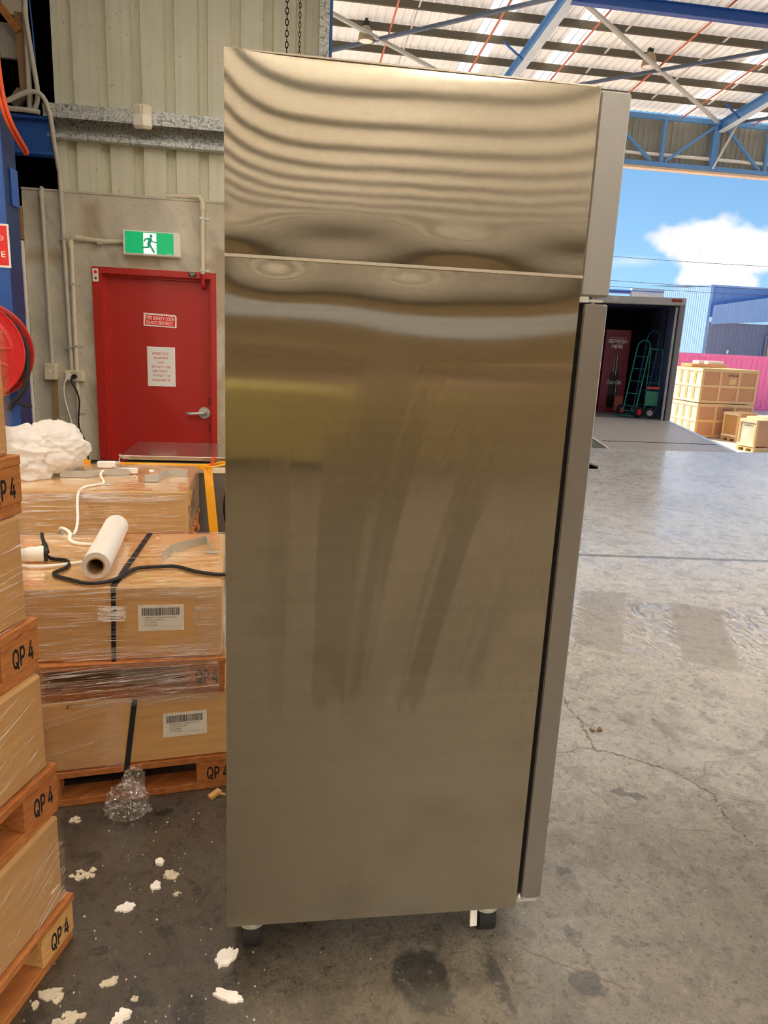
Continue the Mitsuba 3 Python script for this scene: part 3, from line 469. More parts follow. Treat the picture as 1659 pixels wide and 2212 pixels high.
def glints(w, h, n, seed, tilt=0., lmax=.22, th=.0016, zones=None, more=1.45):   # film highlights drawn as thin white slivers, lying along x on the plane y = -.011
    r = np.random.default_rng(seed); V, F = [], []; n = int(n*more); th = th*1.25; hot = r.uniform(0, w, 7)
    zs = zones if zones is not None else [(0, 1, 1)]; pw = np.array([q[2] for q in zs], float); pw /= pw.sum()
    for k in range(n):
        q = zs[r.choice(len(zs), p=pw)]; L = lmax*r.uniform(.12, 1)**1.6; x0 = np.clip(r.uniform(0, max(.01, w-L)) if r.random() < .6 else r.choice(hot)+r.normal(0, .06), 0, max(.01, w-L)); z0 = h*r.uniform(q[0], q[1]); a = tilt+r.normal(0, .03); t = th*r.uniform(.2, 1.)**1.5*(1.8 if r.random() < .06 else 1)
        m = 5; xs = np.linspace(0, L, m); wig = np.cumsum(r.normal(0, .0006, m)); wd = t*np.array([.1, .7, 1, .6, .1])/2*r.uniform(.5, 1.3, m)
        zz = z0+xs*a+wig; b = len(V)
        if zz.min() < .002 or zz.max() > h-.001: continue
        for i in range(m): V += [(x0+xs[i], -.0105, zz[i]-wd[i]), (x0+xs[i], -.0105, zz[i]+wd[i])]
        for i in range(m-1): F += [(b+2*i, b+2*i+2, b+2*i+3), (b+2*i, b+2*i+3, b+2*i+1)]
    return trimesh.Trimesh(np.array(V), np.array(F), process=False)
GLINT = mat('film_glint', P(lin(250, 246, 238), .25, spec=.8))  # white for the highlights painted onto the film
def glint(t, A, w, h, n, seed, side='front', L=0, H=0, **k):
    q = glints(w, h, n, seed, **k); v = q.vertices
    if side == 'end': q = trimesh.Trimesh(np.c_[L-v[:, 1]*.35, v[:, 0], v[:, 2]], q.faces, process=False)
    if side == 'top': q = trimesh.Trimesh(np.c_[v[:, 0], v[:, 2], H-v[:, 1]-.0045], q.faces, process=False)
    put(t, 'film_glints', A(q), GLINT, label='white slivers set as highlights on folds of the clear film', kind='stuff')
def pallet(label, o, ux, L, D, H, group, blocks, m=None, m2=None, txt=True):
    t = thing('pallet', label, 'pallet', group); m, m2 = m or WOOD, m2 or WOOD
    A = lambda q: place(q, o, ux)
    bt, st = .022, .026
    for j in range(5):
        y = j*(D-.11)/4; put(t, 'deck_board', A(box(rng.uniform(-.004, .004), L+rng.uniform(-.004, .004), y, y+.11, H-bt, H, .002)), (m, m2)[j % 2])
    for j in range(3):
        y = j*(D-.09)/2; put(t, 'skid_board', A(box(.004, L-.004, y+.004, y+.088, 0, st, .002)), m)
    for j in range(3):
        y = j*(D-.10)/2
        for i, x in enumerate(blocks):
            b = put(t, 'block', A(box(x, x+.128, y+.002, y+.098, st, H-bt, .002)), m2)
            if j == 0 and i == len(blocks)-1 and txt:
                put(b, 'stencil', A(face(text('QP 4', .044, .072), (x+.034, .002, st+.014), (1, 0, 0), (0, 0, 1))), INK)
    return t
def carton(label, o, ux, L, D, H, group, wrap=('front',), sd=1, name='wrapped_carton', amp=.006, folds=(0, 0, 0), tilt=0., zones=None):
    t = thing(name, label, 'box', group); A = lambda q: place(q, o, ux)
    put(t, 'carton', A(box(0, L, 0, D, 0, H, .006)), CARD)
    put(t, 'lid_seam', A(box(-.001, L+.001, D/2-.001, D/2+.001, H, H+.0006)), COREC)
    if 'front' in wrap: put(t, 'stretch_film', A(ridged(L+.01, H+.012, .0022, amp, sd)), FILM, True, label='wrinkled clear film')
    if 'end' in wrap:
        q = ridged(D+.01, H+.012, .0022, amp*1.3, sd+11); q = face(trimesh.Trimesh(np.c_[q.vertices[:, 0], q.vertices[:, 2], -q.vertices[:, 1]], q.faces, process=False), (L, 0, 0), (0, 1, 0), (0, 0, 1)); put(t, 'stretch_film', A(q), FILM, True)
    if 'top' in wrap:
        q = ridged(L+.01, D+.01, .004, amp*.6, sd+23, 3., 30.); q = trimesh.Trimesh(np.c_[q.vertices[:, 0], q.vertices[:, 2], H-q.vertices[:, 1]-.001], q.faces, process=False); put(t, 'stretch_film', A(q), FILM, True)
    if folds[0]: glint(t, A, L, H, folds[0], sd+1, tilt=tilt, zones=zones)
    if folds[1]: glint(t, A, D, H, folds[1], sd+2, 'end', L, lmax=.10, th=.0024)
    if folds[2]: glint(t, A, L, D, folds[2], sd+3, 'top', 0, H, lmax=.16, th=.0022)
    return t
def strap(t, o, ux, pts, w=.014):
    put(t, 'strap', place(cat([bar((a[0], a[1], a[2]), (b[0], b[1], b[2]), w, .0016, (0, -1, 0) if abs(b[2]-a[2]) > .02 else (0, 0, 1)) for a, b in zip(pts[:-1], pts[1:])]), o, ux), STRAP, label='dark plastic strap')
def barcode(t, o, ux, x, z, lines):
    A = lambda q: place(q, o, ux)
    l = put(t, 'address_label', A(box(x, x+.142, -.0016, -.0006, z, z+.088, 0)), PAPER, label='white printed label with a barcode')
    r = np.random.default_rng(3); bs = []; u = .012
    while u < .128:
        w = r.choice([.0009, .0014, .0022]); bs.append(box(x+u, x+u+w, -.0022, -.0016, z+.052, z+.078)); u += w+r.choice([.0009, .0012, .002])
    put(l, 'barcode', A(cat(bs)), INK)
    ms = []
    for i, (s, w, dx) in enumerate(lines): ms.append(face(text(s, .0044, w, False), (x+dx, -.0016, z+.0435-.0085*i), (1, 0, 0), (0, 0, 1)))
    for zz in (.004, .014): ms.append(box(x+.008, x+.134, -.0019, -.0016, z+zz, z+zz+.0004))
    put(l, 'print', A(cat(ms)), mat('grey_ink', P(lin(110, 104, 98), .8)) if 'mat_grey_ink' not in scene else 'mat_grey_ink')
LN = lambda k: [('CANON PRODUCTION PRINTING AUST', .10, .02), ('TWO ROLL DRAWER '+str(k), .06, .02), ('6836C005AA', .04, .02), ('24/12/2025', .04, .02)]
G1, G2, G3 = 'pallets of the near stack', 'pallets of the middle stack', 'cartons of the near stack'
Lx = 1.25; BL = (.0, .56, 1.12)
# near stack (its far end is the corner in view)
uxn = np.array([.294, .956])
def org(corner, ux, L): return (corner[0]-ux[0]*L, corner[1]-ux[1]*L)
tier = ['lowest', 'second', 'third', 'topmost']
for i in range(4):
    z = .378*i; c = np.array([-.506-.019*i*.9-(.004 if i == 2 else 0), 1.664]); o = org(c, uxn, Lx)
    pallet(f'QP 4 stencilled pallet, {tier[i]} of the near stack by the picture edge', (*o, z), uxn, Lx, .68, .131, G1, BL, WOOD, PALEWOOD if i == 0 else WOOD)
    c2 = c+np.array([-.018, -.018]); o = org(c2, uxn, Lx-.03)
    carton(f'film-wrapped brown carton, {tier[i]} of the near stack by the picture edge', (*o, z+.132), uxn, Lx-.03, .64, .243 if i < 3 else .25, G3, ('front', 'end'), 31+i*7, amp=.0045, folds=((120, 260, 130, 60)[i], 70, 0), tilt=(.35, .28, .05, -.06)[i])
# middle stack
um = np.array([math.cos(.150), math.sin(.150)]); c = np.array([-.135, 2.288]); o0 = org(c, um, Lx)
pallet('QP 4 stencilled pallet on the floor under the two labelled cartons', (*o0, 0), um, Lx, .68, .128, G2, BL)
o1 = org(c+np.array([-.005, .006]), um, Lx-.03); t = carton('lower brown carton with a barcode label, bare at one side', (*o1, .129), um, Lx-.03, .64, .243, 'cartons of the middle stack', (), 3)
put(t, 'stretch_film', place(ridged(.86, .25, .0022, .004, 77), (*o1, .125), um), FILM, True, label='loose clear film'); q = glints(.86, .25, 90, 78, tilt=.22, lmax=.3, th=.001); put(t, 'film_glints', place(q, (*o1, .125), um), GLINT, label='white slivers set as highlights on folds of the clear film', kind='stuff'); xl = Lx-.03
put(t, 'card_patch', place(box(xl-.372, xl-.262, -.003, -.001, .17, .236), (*o1, .129), um), CARD)
strap(t, (*o1, .129), um, [(xl-.352, -.008, -.02), (xl-.318, -.008, .238)], .017); barcode(t, (*o1, .129), um, xl-.232, .085, LN(3))
u2 = np.array([math.cos(.085), math.sin(.085)]); c = np.array([-.165, 2.262]); o2 = org(c, u2, Lx)
pallet('QP 4 stencilled pallet wrapped between the two labelled cartons', (*o2, .374), u2, Lx, .66, .125, G2, BL)
u3 = np.array([math.cos(.055), math.sin(.055)]); o3 = org(np.array([-.176, 2.272]), u3, Lx-.03); OB = (*o3, .50)
t = carton('upper film-wrapped carton with a barcode label under the film roll', OB, u3, Lx-.03, .62, .25, 'cartons of the middle stack', ('end', 'top'), 5, folds=(0, 160, 170))
# film over the front with a torn window round the label
q = ridged(xl+.01, .262, .0022, .007, 58); ctr = q.vertices[q.faces].mean(1); wob = .012*np.sin(ctr[:, 2]*60)+.012*np.sin(ctr[:, 0]*45)
hole = (ctr[:, 0]+wob > xl-.300-(ctr[:, 2]-.15)*.12) & (ctr[:, 0]+wob*.5 < xl-.085) & (ctr[:, 2]+wob > .055) & (ctr[:, 2]+.3*wob < .205); q.update_faces(~hole)
put(t, 'stretch_film', place(q, OB, u3), FILM, True, label='torn clear film'); q = glints(xl, .255, 620, 7, zones=[(0, 1, 3), (.82, 1, 2), (0, .2, 2), (.45, .75, 1)], tilt=.03); ctr = q.vertices[q.faces].mean(1); q.update_faces(~((ctr[:, 0] > xl-.312) & (ctr[:, 0] < xl-.075) & (ctr[:, 2] > .05) & (ctr[:, 2] < .215)))
put(t, 'film_glints', place(q, OB, u3), GLINT, label='white slivers set as highlights on folds of the clear film', kind='stuff')
q = glints(.09, .055, 130, 9, lmax=.05, th=.003); q.apply_translation((xl-.385, 0, .135)); put(t, 'film_glints', place(q, OB, u3), GLINT, label='bunched white slivers set as highlights on the clear film', kind='stuff')
barcode(t, OB, u3, xl-.262, .098, LN(2))
strap(t, OB, u3, [(xl-.340, -.009, -.01), (xl-.332, -.009, .247)], .014); strap(t, OB, u3, [(xl-.332, -.004, .2535), (xl-.290, .62, .2535)], .02)
one('film_curtain', 'wrinkled sheet of clear film hanging over the front of the upper stacked pallet', 'plastic film', place(ridged(Lx-.02, .15, .002, .008, 91), (*o2, .35), u2), FILM, True)
q = glints(Lx-.02, .15, 260, 17, tilt=.06, lmax=.3, zones=[(.25, .9, 3), (0, .2, 1)]); put('film_curtain', 'film_glints', place(q, (*o2, .35), u2), GLINT, label='white slivers set as highlights on folds of the clear film', kind='stuff')
def crumple(c, r, seed, n=4, flat=.6):
    s = trimesh.creation.icosphere(n); v = s.vertices; f = 1+.9*(meshkit.fbm(v*2.2+seed, 3, seed)-.5)+.5*np.abs(meshkit.fbm(v*6+seed, 2, seed)-.5)
    s.vertices = v*f[:, None]*np.array(r)*[1, 1, flat if False else 1]+np.array(c); return s
one('loose_film_tail', 'crumpled clear film hanging from the floor pallet onto the concrete', 'plastic film', cat([crumple((-.47, 2.15, .05), (.065, .05, .06), 3), crumple((-.455, 2.19, .10), (.035, .03, .05), 8, 3)]), FILM, False)
one('film_edge_tuft', 'ragged white film tuft on the corner edge of the middle stack', 'plastic film', cat([crumple((-.155, 2.29, .60), (.012, .02, .05), 5, 3), crumple((-.150, 2.28, .68), (.014, .02, .03), 6, 3), crumple((-.150, 2.285, .44), (.010, .02, .07), 9, 3)]), FILM, False)
# back carton
ub = np.array([1., .03]); obk = (-1.72, 3.60)
for i in range(2): pallet(f'pallet of the rear stack, {"under its lower carton" if i == 0 else "between its two cartons"}', (*obk, .378*i), ub, 1.28, .72, .131, 'pallets of the rear stack', (.0, .57, 1.14), txt=False)
carton('lower carton of the rear stack', (obk[0]+.02, obk[1]+.01, .132), ub, 1.24, .70, .243, 'cartons of the rear stack', ('front',), 41)
BK = (obk[0]+.01, obk[1], .51); t = carton('long film-wrapped carton of the rear stack, topped with brackets and a bubble wrap bag', BK, ub, 1.26, .76, .246, 'cartons of the rear stack', ('front', 'end', 'top'), 47, folds=(520, 240, 330), zones=[(0, 1, 3), (.8, 1, 2), (0, .12, 1)])
put(t, 'hand_hole', place(box(1.2601, 1.263, .20, .42, .06, .18, .001), BK, ub), COREC)
one('hazard_bar', 'yellow and black hazard bar lying behind the rear carton', 'bar', box(-1.3, -1.085, 4.375, 4.40, .0, .775), YELLOW)
put('hazard_bar', 'black_band', box(-1.085, -.93, 4.374, 4.401, .0, .776), BLACK); put('hazard_bar', 'long_rail', box(-.93, -.42, 4.376, 4.40, .735, .764), YELLOW)

# things lying on the cartons
ZB = .7545
def S(pts, z=None, n=60, dz=0.): return spline([(a, b, (ZB+.006+dz) if len(q) == 0 else q[0]) for a, b, *q in pts], n)
t = thing('film_roll', 'roll of clear stretch film lying on the upper labelled carton', 'film roll')
a, b, R = np.array((-.572, 2.31, ZB+.046)), np.array((-.612, 2.80, ZB+.046)), .044
ax = (b-a)/np.linalg.norm(b-a)
def ringtube(a, b, r0, r1, n=40):
    L = np.linalg.norm(b-a); q = trimesh.creation.annulus(r0, r1, L, sections=n); z = (b-a)/L; u = np.cross([0, 0, 1], z); u /= np.linalg.norm(u); A = np.eye(4); A[:3, 0] = u; A[:3, 1] = np.cross(z, u); A[:3, 2] = z; A[:3, 3] = (a+b)/2; q.apply_transform(A); return q
put(t, 'film', ringtube(a, b, .0275, R), ROLLF, 30); put(t, 'core', ringtube(a-ax*.006, b+ax*.006, .0235, .0272), COREC, 30, label='brown cardboard core'); put(t, 'core_back', cyl(a+ax*.2, a+ax*.21, .0236, 20), DARK)
one('black_cable', 'black power cable curling round the film roll on the upper carton', 'cable', tube(S([(-.795, 2.53, ZB+.03), (-.77, 2.515), (-.725, 2.50), (-.695, 2.46), (-.69, 2.42), (-.70, 2.39), (-.715, 2.36), (-.695, 2.325), (-.645, 2.29), (-.58, 2.255), (-.53, 2.27), (-.495, 2.33), (-.46, 2.41), (-.40, 2.425), (-.35, 2.43), (-.29, 2.39), (-.22, 2.35), (-.165, 2.345), (-.13, 2.36, ZB+.012), (-.09, 2.40, ZB+.05), (-.05, 2.5, ZB)], 160), .0062, 10), BLACK, True)
t = thing('socket_plug', 'white round socket joined to a black plug at the end of the black cable', 'plug')
put(t, 'socket', trimesh.util.concatenate([cyl((-.86, 2.485, ZB+.026), (-.825, 2.492, ZB+.027), .019, 18, .026), cyl((-.825, 2.492, ZB+.027), (-.785, 2.50, ZB+.027), .026, 18), cyl((-.80, 2.497, ZB+.027), (-.788, 2.499, ZB+.027), .0275, 18)]), WHITE, 40)
put(t, 'black_rim', cyl((-.785, 2.50, ZB+.027), (-.776, 2.503, ZB+.027), .026, 18), BLACK, 40); put(t, 'strain_relief', tube(spline([(-.778, 2.502, ZB+.03), (-.79, 2.53, ZB+.045), (-.805, 2.56, ZB+.06), (-.815, 2.585, ZB+.075)], 14), [.009]*7+[.006]*7, 8), BLACK, True)
one('white_extension_cable', 'white extension cable dropping from the rear carton onto the upper carton', 'cable', tube(np.vstack([spline([(-.88, 3.97, .79), (-.865, 3.86, .768), (-.86, 3.78, .764), (-.895, 3.70, .764), (-.895, 3.61, .755), (-.885, 3.575, .68), (-.86, 3.5, .60), (-.88, 3.28, .59)], 40)[:0], spline([(-.92, 4.02, .79), (-.90, 3.86, .766), (-.885, 3.76, .764), (-.95, 3.66, .764), (-.955, 3.585, .74), (-.925, 3.45, .66), (-.90, 3.2, .64), (-.845, 2.93, .755), (-.79, 2.83, ZB+.006), (-.77, 2.75, ZB+.006), (-.73, 2.70, ZB+.006), (-.68, 2.688, ZB+.006), (-.63, 2.66, ZB+.006)], 110)]), .0065, 8), WHITE, True)
one('white_cable_tail', 'white cable end leading from the film roll to the white socket', 'cable', tube(S([(-.64, 2.48), (-.69, 2.455), (-.74, 2.43), (-.80, 2.42), (-.85, 2.44)], 30), .006, 8), WHITE, True)
def bracket(pts, h, z): return cat([bar((a[0], a[1], z+h/2), (b[0], b[1], z+h/2), .0022, h) for a, b in zip(pts[:-1], pts[1:])])
one('steel_bracket', 'bent galvanised bracket standing near the corner of the upper labelled carton', 'bracket', cat([bracket([(-.395, 2.50), (-.378, 2.60), (-.268, 2.72), (-.245, 2.62)], .034, ZB), box(-.26, -.215, 2.60, 2.625, ZB, ZB+.0025)]), ZINC, group='galvanised brackets on the cartons')
one('steel_bracket', 'bent galvanised bracket at the corner of the rear carton top', 'bracket', cat([bracket([(-.69, 3.86), (-.62, 3.86), (-.60, 4.02), (-.49, 4.02), (-.49, 3.95)], .036, .762), box(-.70, -.63, 3.85, 3.88, .762, .765)]), ZINC, group='galvanised brackets on the cartons')
one('steel_bracket', 'pair of galvanised strips crossed under the white clip on the rear carton', 'bracket', cat([bracket([(-1.13, 3.93), (-1.0, 3.93), (-.93, 4.00), (-.80, 4.02)], .035, .762), bracket([(-1.13, 3.93), (-1.11, 4.03), (-1.04, 4.05)], .03, .762)]), ZINC, group='galvanised brackets on the cartons')
t = thing('white_clip', 'white plastic cable clip with a screw on the rear carton', 'clip'); put(t, 'body', obox((-.96, 4.0, .80), (1, .1), .095, .03, .035, .004), WHITE); put(t, 'plate', obox((-.90, 4.03, .765), (1, .1), .14, .025, .03, .003), WHITE); put(t, 'hook', tube(spline([(-.88, 4.0, .81), (-.86, 4.02, .83), (-.845, 4.02, .83)], 8), .006, 8), WHITE, True)
def screw(label, a, b): 
    a, b = np.array(a), np.array(b); d = (b-a)/np.linalg.norm(b-a); t = thing('screw', label, 'screw', 'screws on the rear carton'); put(t, 'shank', cyl(a, b, .0028, 8), ZINC, True); put(t, 'head', cat([cyl(b, b+d*.006, .0065, 10), cyl(b-d*.002, b, .010, 10)]), ZINC, 40)
screw('steel screw standing upright in the white clip', (-.86, 4.01, .80), (-.84, 4.01, .87)); screw('steel screw lying beside the bubble wrap bag', (-1.30, 4.06, .768), (-1.20, 4.07, .77))
screw('steel screw lying at the end of the crossed galvanised strips', (-.90, 3.94, .768), (-.76, 3.95, .77)); screw('steel screw lying alone at the front of the rear carton', (-.93, 3.72, .766), (-.84, 3.72, .768))
one('foam_scrap', 'tiny white foam scrap on the rear carton', 'scrap', obox((-.71, 4.10, .764), (1, 0), .025, .015, .014, .002), FOAM)
# bubble wrap bag
s = trimesh.creation.icosphere(6); v = s.vertices.copy()
f = 1+.55*(meshkit.fbm(v*1.7+2, 3, 4)-.5)+.30*np.abs(meshkit.fbm(v*3.1+5, 2, 8)-.5)-.12*np.abs(np.sin(5*v[:, 0]+3*v[:, 2]+4*meshkit.noise(v*2, 3)))
th = np.arctan2(v[:, 1], v[:, 0])*14; ph = v[:, 2]*22
f = f+.012*np.maximum(0, np.cos(th*1.3)*np.cos(ph*1.3+th*.65))
v = v*f[:, None]*np.array([.30, .20, .155]); v[:, 2] = np.maximum(v[:, 2], -.11); v = v+np.array([-1.40, 3.95, .873])
BUB = mat('bubble', dict(type='principledthin', base_color=col(lin(252, 249, 244)), roughness=.25, spec_trans=0., diff_trans=.8, eta=1.5))
t = thing('bubble_wrap_bag', 'crumpled white bubble wrap bag on the rear carton beside the near stack', 'bubble wrap'); put(t, 'bag', trimesh.Trimesh(v, s.faces, process=False), BUB, True)
s2 = trimesh.creation.icosphere(5); w = s2.vertices.copy(); f = 1+.5*(meshkit.fbm(w*2.3+9, 3, 14)-.5)+.035*np.maximum(0, np.cos(np.arctan2(w[:, 1], w[:, 0])*14)*np.cos(w[:, 2]*22)); w = w*f[:, None]*np.array([.17, .12, .13])+np.array([-1.16, 3.98, .91])
put(t, 'open_end', trimesh.Trimesh(w, s2.faces, process=False), BUB, True)
# yellow pallet jack and bench
t = thing('pallet_jack', 'yellow pallet jack handle standing between the rear carton and the steel fridge', 'pallet jack')
put(t, 'handle_bar', bar((-.400, 4.19, .78), (-.335, 4.05, .18), .045, .035, (0, 1, 0)), YELLOW); put(t, 'lever', bar((-.385, 4.2, .78), (-.365, 4.2, .84), .018, .016, (0, 1, 0)), ORANGE)
a = np.linspace(0, 2*np.pi, 33); put(t, 'loop_grip', tube(np.c_[-.35+.062*np.cos(a), 4.18+.05*np.sin(a), .80+.012*np.cos(a)], .007, 8, False), YELLOW, True)
put(t, 'base', box(-.41, -.27, 3.98, 4.14, .05, .2, .01), YELLOW); put(t, 'wheel', cyl((-.38, 4.03, .07), (-.30, 4.03, .07), .07, 20), BLACK, 40)
t = thing('steel_bench_fridge', 'low stainless bench fridge with a shiny top in front of the red door', 'bench fridge')
put(t, 'top', box(-.93, .25, 4.43, 5.0, .775, .80, .003), mat('bench_top', P(lin(205, 198, 188), .12, metal=.95))); put(t, 'rail', box(-.90, .25, 4.435, 4.5, .70, .735, .004), CREAM); put(t, 'body', box(-.91, .24, 4.45, 4.98, .12, .76), mat('bench_body', P(lin(118, 112, 106), .5, metal=.3)))
put(t, 'base', box(-.88, .22, 4.50, 4.95, .0, .12), BLACK); put(t, 'hose', tube(spline([(-.28, 4.40, .66), (-.315, 4.38, .55), (-.315, 4.38, .45), (-.28, 4.40, .35)], 20), .012, 8), BLACK, True)

# ---------------------------------------------------------------- the upright steel fridge
t = thing('upright_fridge', 'tall brushed stainless upright fridge on casters in the middle of the warehouse', 'fridge')
XL, XR, YF, ZB0, ZJ, ZT = -.110, .629, 1.533, .117, 1.694, 2.060
def panel(z0, z1_, fn, res=.004):
    X, Z = np.meshgrid(np.linspace(XL, XR, 110), np.linspace(z0, z1_, int((z1_-z0)/res)), indexing='ij'); nz = Z.shape[1]
    Y = YF-fn(X, Z); V = np.stack([X, Y, Z], -1).reshape(-1, 3); uv = np.stack([X, Z], -1).reshape(-1, 2); i = (np.arange(109)[:, None]*nz+np.arange(nz-1)).ravel()
    F = np.vstack([np.c_[i, i+nz, i+nz+1], np.c_[i, i+nz+1, i+1]]); return trimesh.Trimesh(V, F, process=False), uv
def up_fn(X, Z):
    a = (X-XL)/(XR-XL); e = 1-.75*np.exp(-a/.10)-.45*np.exp(-(1-a)/.22)+.05*np.sin(7*a+1)
    return -.085*e*(Z-ZJ)**2+.0007*np.sin(9*a+2)*np.exp(-((Z-ZJ-.04)/.03)**2)+.0002*(meshkit.fbm(np.stack([X*4, Z*7, 0*X], -1), 3, 4)-.5)
def lo_fn(X, Z):
    a = (X-XL)/(XR-XL); A = .034+.020*np.exp(-((X+.01)/.07)**2)+.022*np.exp(-((X-.26)/.09)**2)-.02*np.exp(-(1-a)/.1)-.02*np.exp(-a/.03)
    dz = -A*np.exp(-((Z-1.668)/.047)**2)+.006*np.sin(6*a+.8)*np.exp(-((Z-1.58)/.06)**2)
    return np.cumsum(dz, 1)*(Z[0, 1]-Z[0, 0])+.0010*np.sin(np.pi*a)*np.sin(np.pi*np.clip((Z-ZB0)/(ZJ-ZB0), 0, 1))+.0004*(meshkit.fbm(np.stack([X*3, Z*5, 0*X+1], -1), 3, 6)-.5)
for nm, z0, z1_, fn in (('upper_side_panel', ZJ+.004, ZT, up_fn), ('side_panel', ZB0, ZJ-.003, lo_fn)):
    q, uv = panel(z0, z1_, fn); put(t, nm, q, STEEL, True, uv=uv)
put(t, 'seam_trim', box(XL, XR+.001, YF-.004, YF+.004, ZJ-.003, ZJ+.003), BRIGHT)
put(t, 'cabinet', box(XL+.001, XR, YF+.02, 2.2, ZB0, ZT-.001), SHEET); put(t, 'edge_fold', cat([box(XL-.001, XL+.003, YF+.0068, YF+.022, ZB0, ZT), box(XR-.003, XR+.001, YF+.0068, YF+.022, ZB0, ZT), box(XL, XR, YF+.007, YF+.024, ZT-.002, ZT+.001)]), SHEET)
put(t, 'header_panel', box(XR+.005, .700, YF+.012, 2.19, 1.657, 2.056, .004), mat('header', P(lin(160, 156, 148), .42, metal=.5)))
d = put(t, 'door', box(.646, .700, YF+.012, 2.19, .133, 1.642, .003), mat('door_steel', P(lin(158, 152, 144), .30, metal=.92)), label='brushed steel door edge'); put(d, 'gasket', box(XR+.001, .646, YF+.03, 2.17, .14, 1.64), GASK, label='dark rubber gasket')
put(t, 'hinge', cat([box(XR, .655, YF+.013, YF+.07, 1.644, 1.656), box(.64, .69, YF+.02, YF+.06, 1.646, 1.651), cyl((.672, YF+.035, 1.64), (.672, YF+.035, 1.657), .006)]), ZINC); put(t, 'hinge', cat([box(XR-.0, .69, YF+.013, YF+.07, .122, .131)]), ZINC)
for i, (x, y) in enumerate(((-.052, 1.605), (.572, 1.605), (-.05, 2.12), (.572, 2.12))):
    k = put(t, 'caster', cat([cyl((x, y, .075), (x, y, .117), .032, 20), cyl((x, y, .07), (x, y, .076), .036, 20)]), ZINC, 40); put(k, 'wheel', cat([cyl((x-.022, y, .037), (x+.022, y, .037), .037, 24), box(x-.026, x+.026, y-.026, y+.02, .04, .075, .006)]), RUBBER, 40)
one('foam_strip', 'white foam strip hanging under the steel fridge beside a caster', 'foam strip', bar((.530, 1.575, .102), (.533, 1.575, .03), .018, .006, (0, 1, 0)), FOAM)
for i, (dx, dz) in enumerate(((0, 0), (.006, .012), (.012, -.004))): pass
put('upright_fridge', 'hinge_debris', cat([crumple((.645+.006*i, YF+.02, .133+.006*(i % 2)), (.004, .004, .006), 20+i, 2) for i in range(3)]), FOAM)

# ---------------------------------------------------------------- litter on the floor
def flake(c, r, sd, h=.008, sx=1., sy=1., turn=0.):
    a = np.linspace(0, 2*np.pi, 45)[:-1]; rr = r*(.45+.75*meshkit.noise(np.c_[np.cos(a)*1.6, np.sin(a)*1.6, 0*a+sd], sd)+.45*meshkit.noise(np.c_[np.cos(a)*5, np.sin(a)*5, 0*a+sd], sd+1))
    p = np.c_[rr*np.cos(a)*sx, rr*np.sin(a)*sy]; c_, s_ = math.cos(turn), math.sin(turn); p = p@np.array([[c_, s_], [-s_, c_]])
    q = extr(Polygon(p).buffer(0), h); q = q.subdivide(); v = q.vertices; v[:, 2] = np.where(v[:, 2] > h/2, h*(.5+.9*meshkit.noise(np.c_[v[:, :2]*60, 0*v[:, 0]+sd], sd)), 0.); q.vertices = v+np.array([c[0], c[1], .0005]); return q
LIT = [(-.329, 1.821, .018, 1, 1, 'round white foam chip on the floor, whole and coin-like'), (-.395, 1.748, .027, 1.2, .8, 'white foam chip with a spray of crumbs behind it'), (-.333, 1.919, .015, 1, 1, 'small white foam lump farthest from the near stack'),
       (-.118, 1.562, .034, 1.2, .8, 'flat white foam piece near the fridge foot'), (-.102, 1.446, .030, .6, 1.5, 'curled white foam piece closest to the camera, beside the floor stain'), (-.342, 1.411, .024, 1, 1, 'dusty white foam lump at the bottom edge of the picture')]
for i, (x, y, r, sx, sy, lb) in enumerate(LIT): one('foam_chip', lb, 'foam chip', flake((x, y), r*.78, 50+i, .007, sx, sy, .3*i), FOAM, 30, 'foam chips on the floor')
CRM = mat('dried_film', P(lin(206, 196, 172), .6))
for i, (x, y, r, lb) in enumerate([(-.540, 1.885, .036, 'torn pale film scrap beside the near stack pallet'), (-.519, 1.489, .034, 'splattered pale film scrap at the foot of the near stack'), (-.284, 1.86, .026, 'thin pale crumb streak leading to the round foam chip'), (-.457, 1.414, .03, 'pale film scrap at the bottom edge of the picture'), (-.268, 1.789, .012, 'small pale film scrap beyond the round foam chip'), (-.631, 2.139, .022, 'pale film scrap under the corner of the middle stack'), (-.317, 1.458, .012, 'small cream crumb on the dark floor stain'), (-.39, 1.508, .022, 'pale smeared film scrap on the floor in front of the stain')]):
    ms = [flake((x+rng.normal(0, r*.45), y+rng.normal(0, r*.35)), r*rng.uniform(.06, .4), 70+10*i+k, .004, rng.uniform(.5, 1.6), rng.uniform(.4, 1)) for k in range(14)]
    one('film_scrap', lb, 'plastic scrap', cat(ms), CRM, False, 'film scraps on the floor')
one('wood_splinter', 'wood splinter on the floor in front of the floor pallet block', 'splinter', cat([bar((-.215, 2.215, .008), (-.185, 2.245, .014), .02, .012), bar((-.19, 2.235, .01), (-.165, 2.23, .008), .006, .006)]), PALEWOOD)
cr = [flake((rng.uniform(-.62, 0), rng.uniform(1.35, 2.15)), rng.uniform(.0005, .0022), 200+k, .003) for k in range(110)]+[flake((rng.uniform(.1, 1.7), rng.uniform(1.35, 2.6)), rng.uniform(.0005, .0015), 400+k, .002) for k in range(50)]
k = one('crumbs', 'pale crumbs scattered over the concrete floor', 'crumbs', cat(cr), CRM); labels[k]['kind'] = 'stuff'
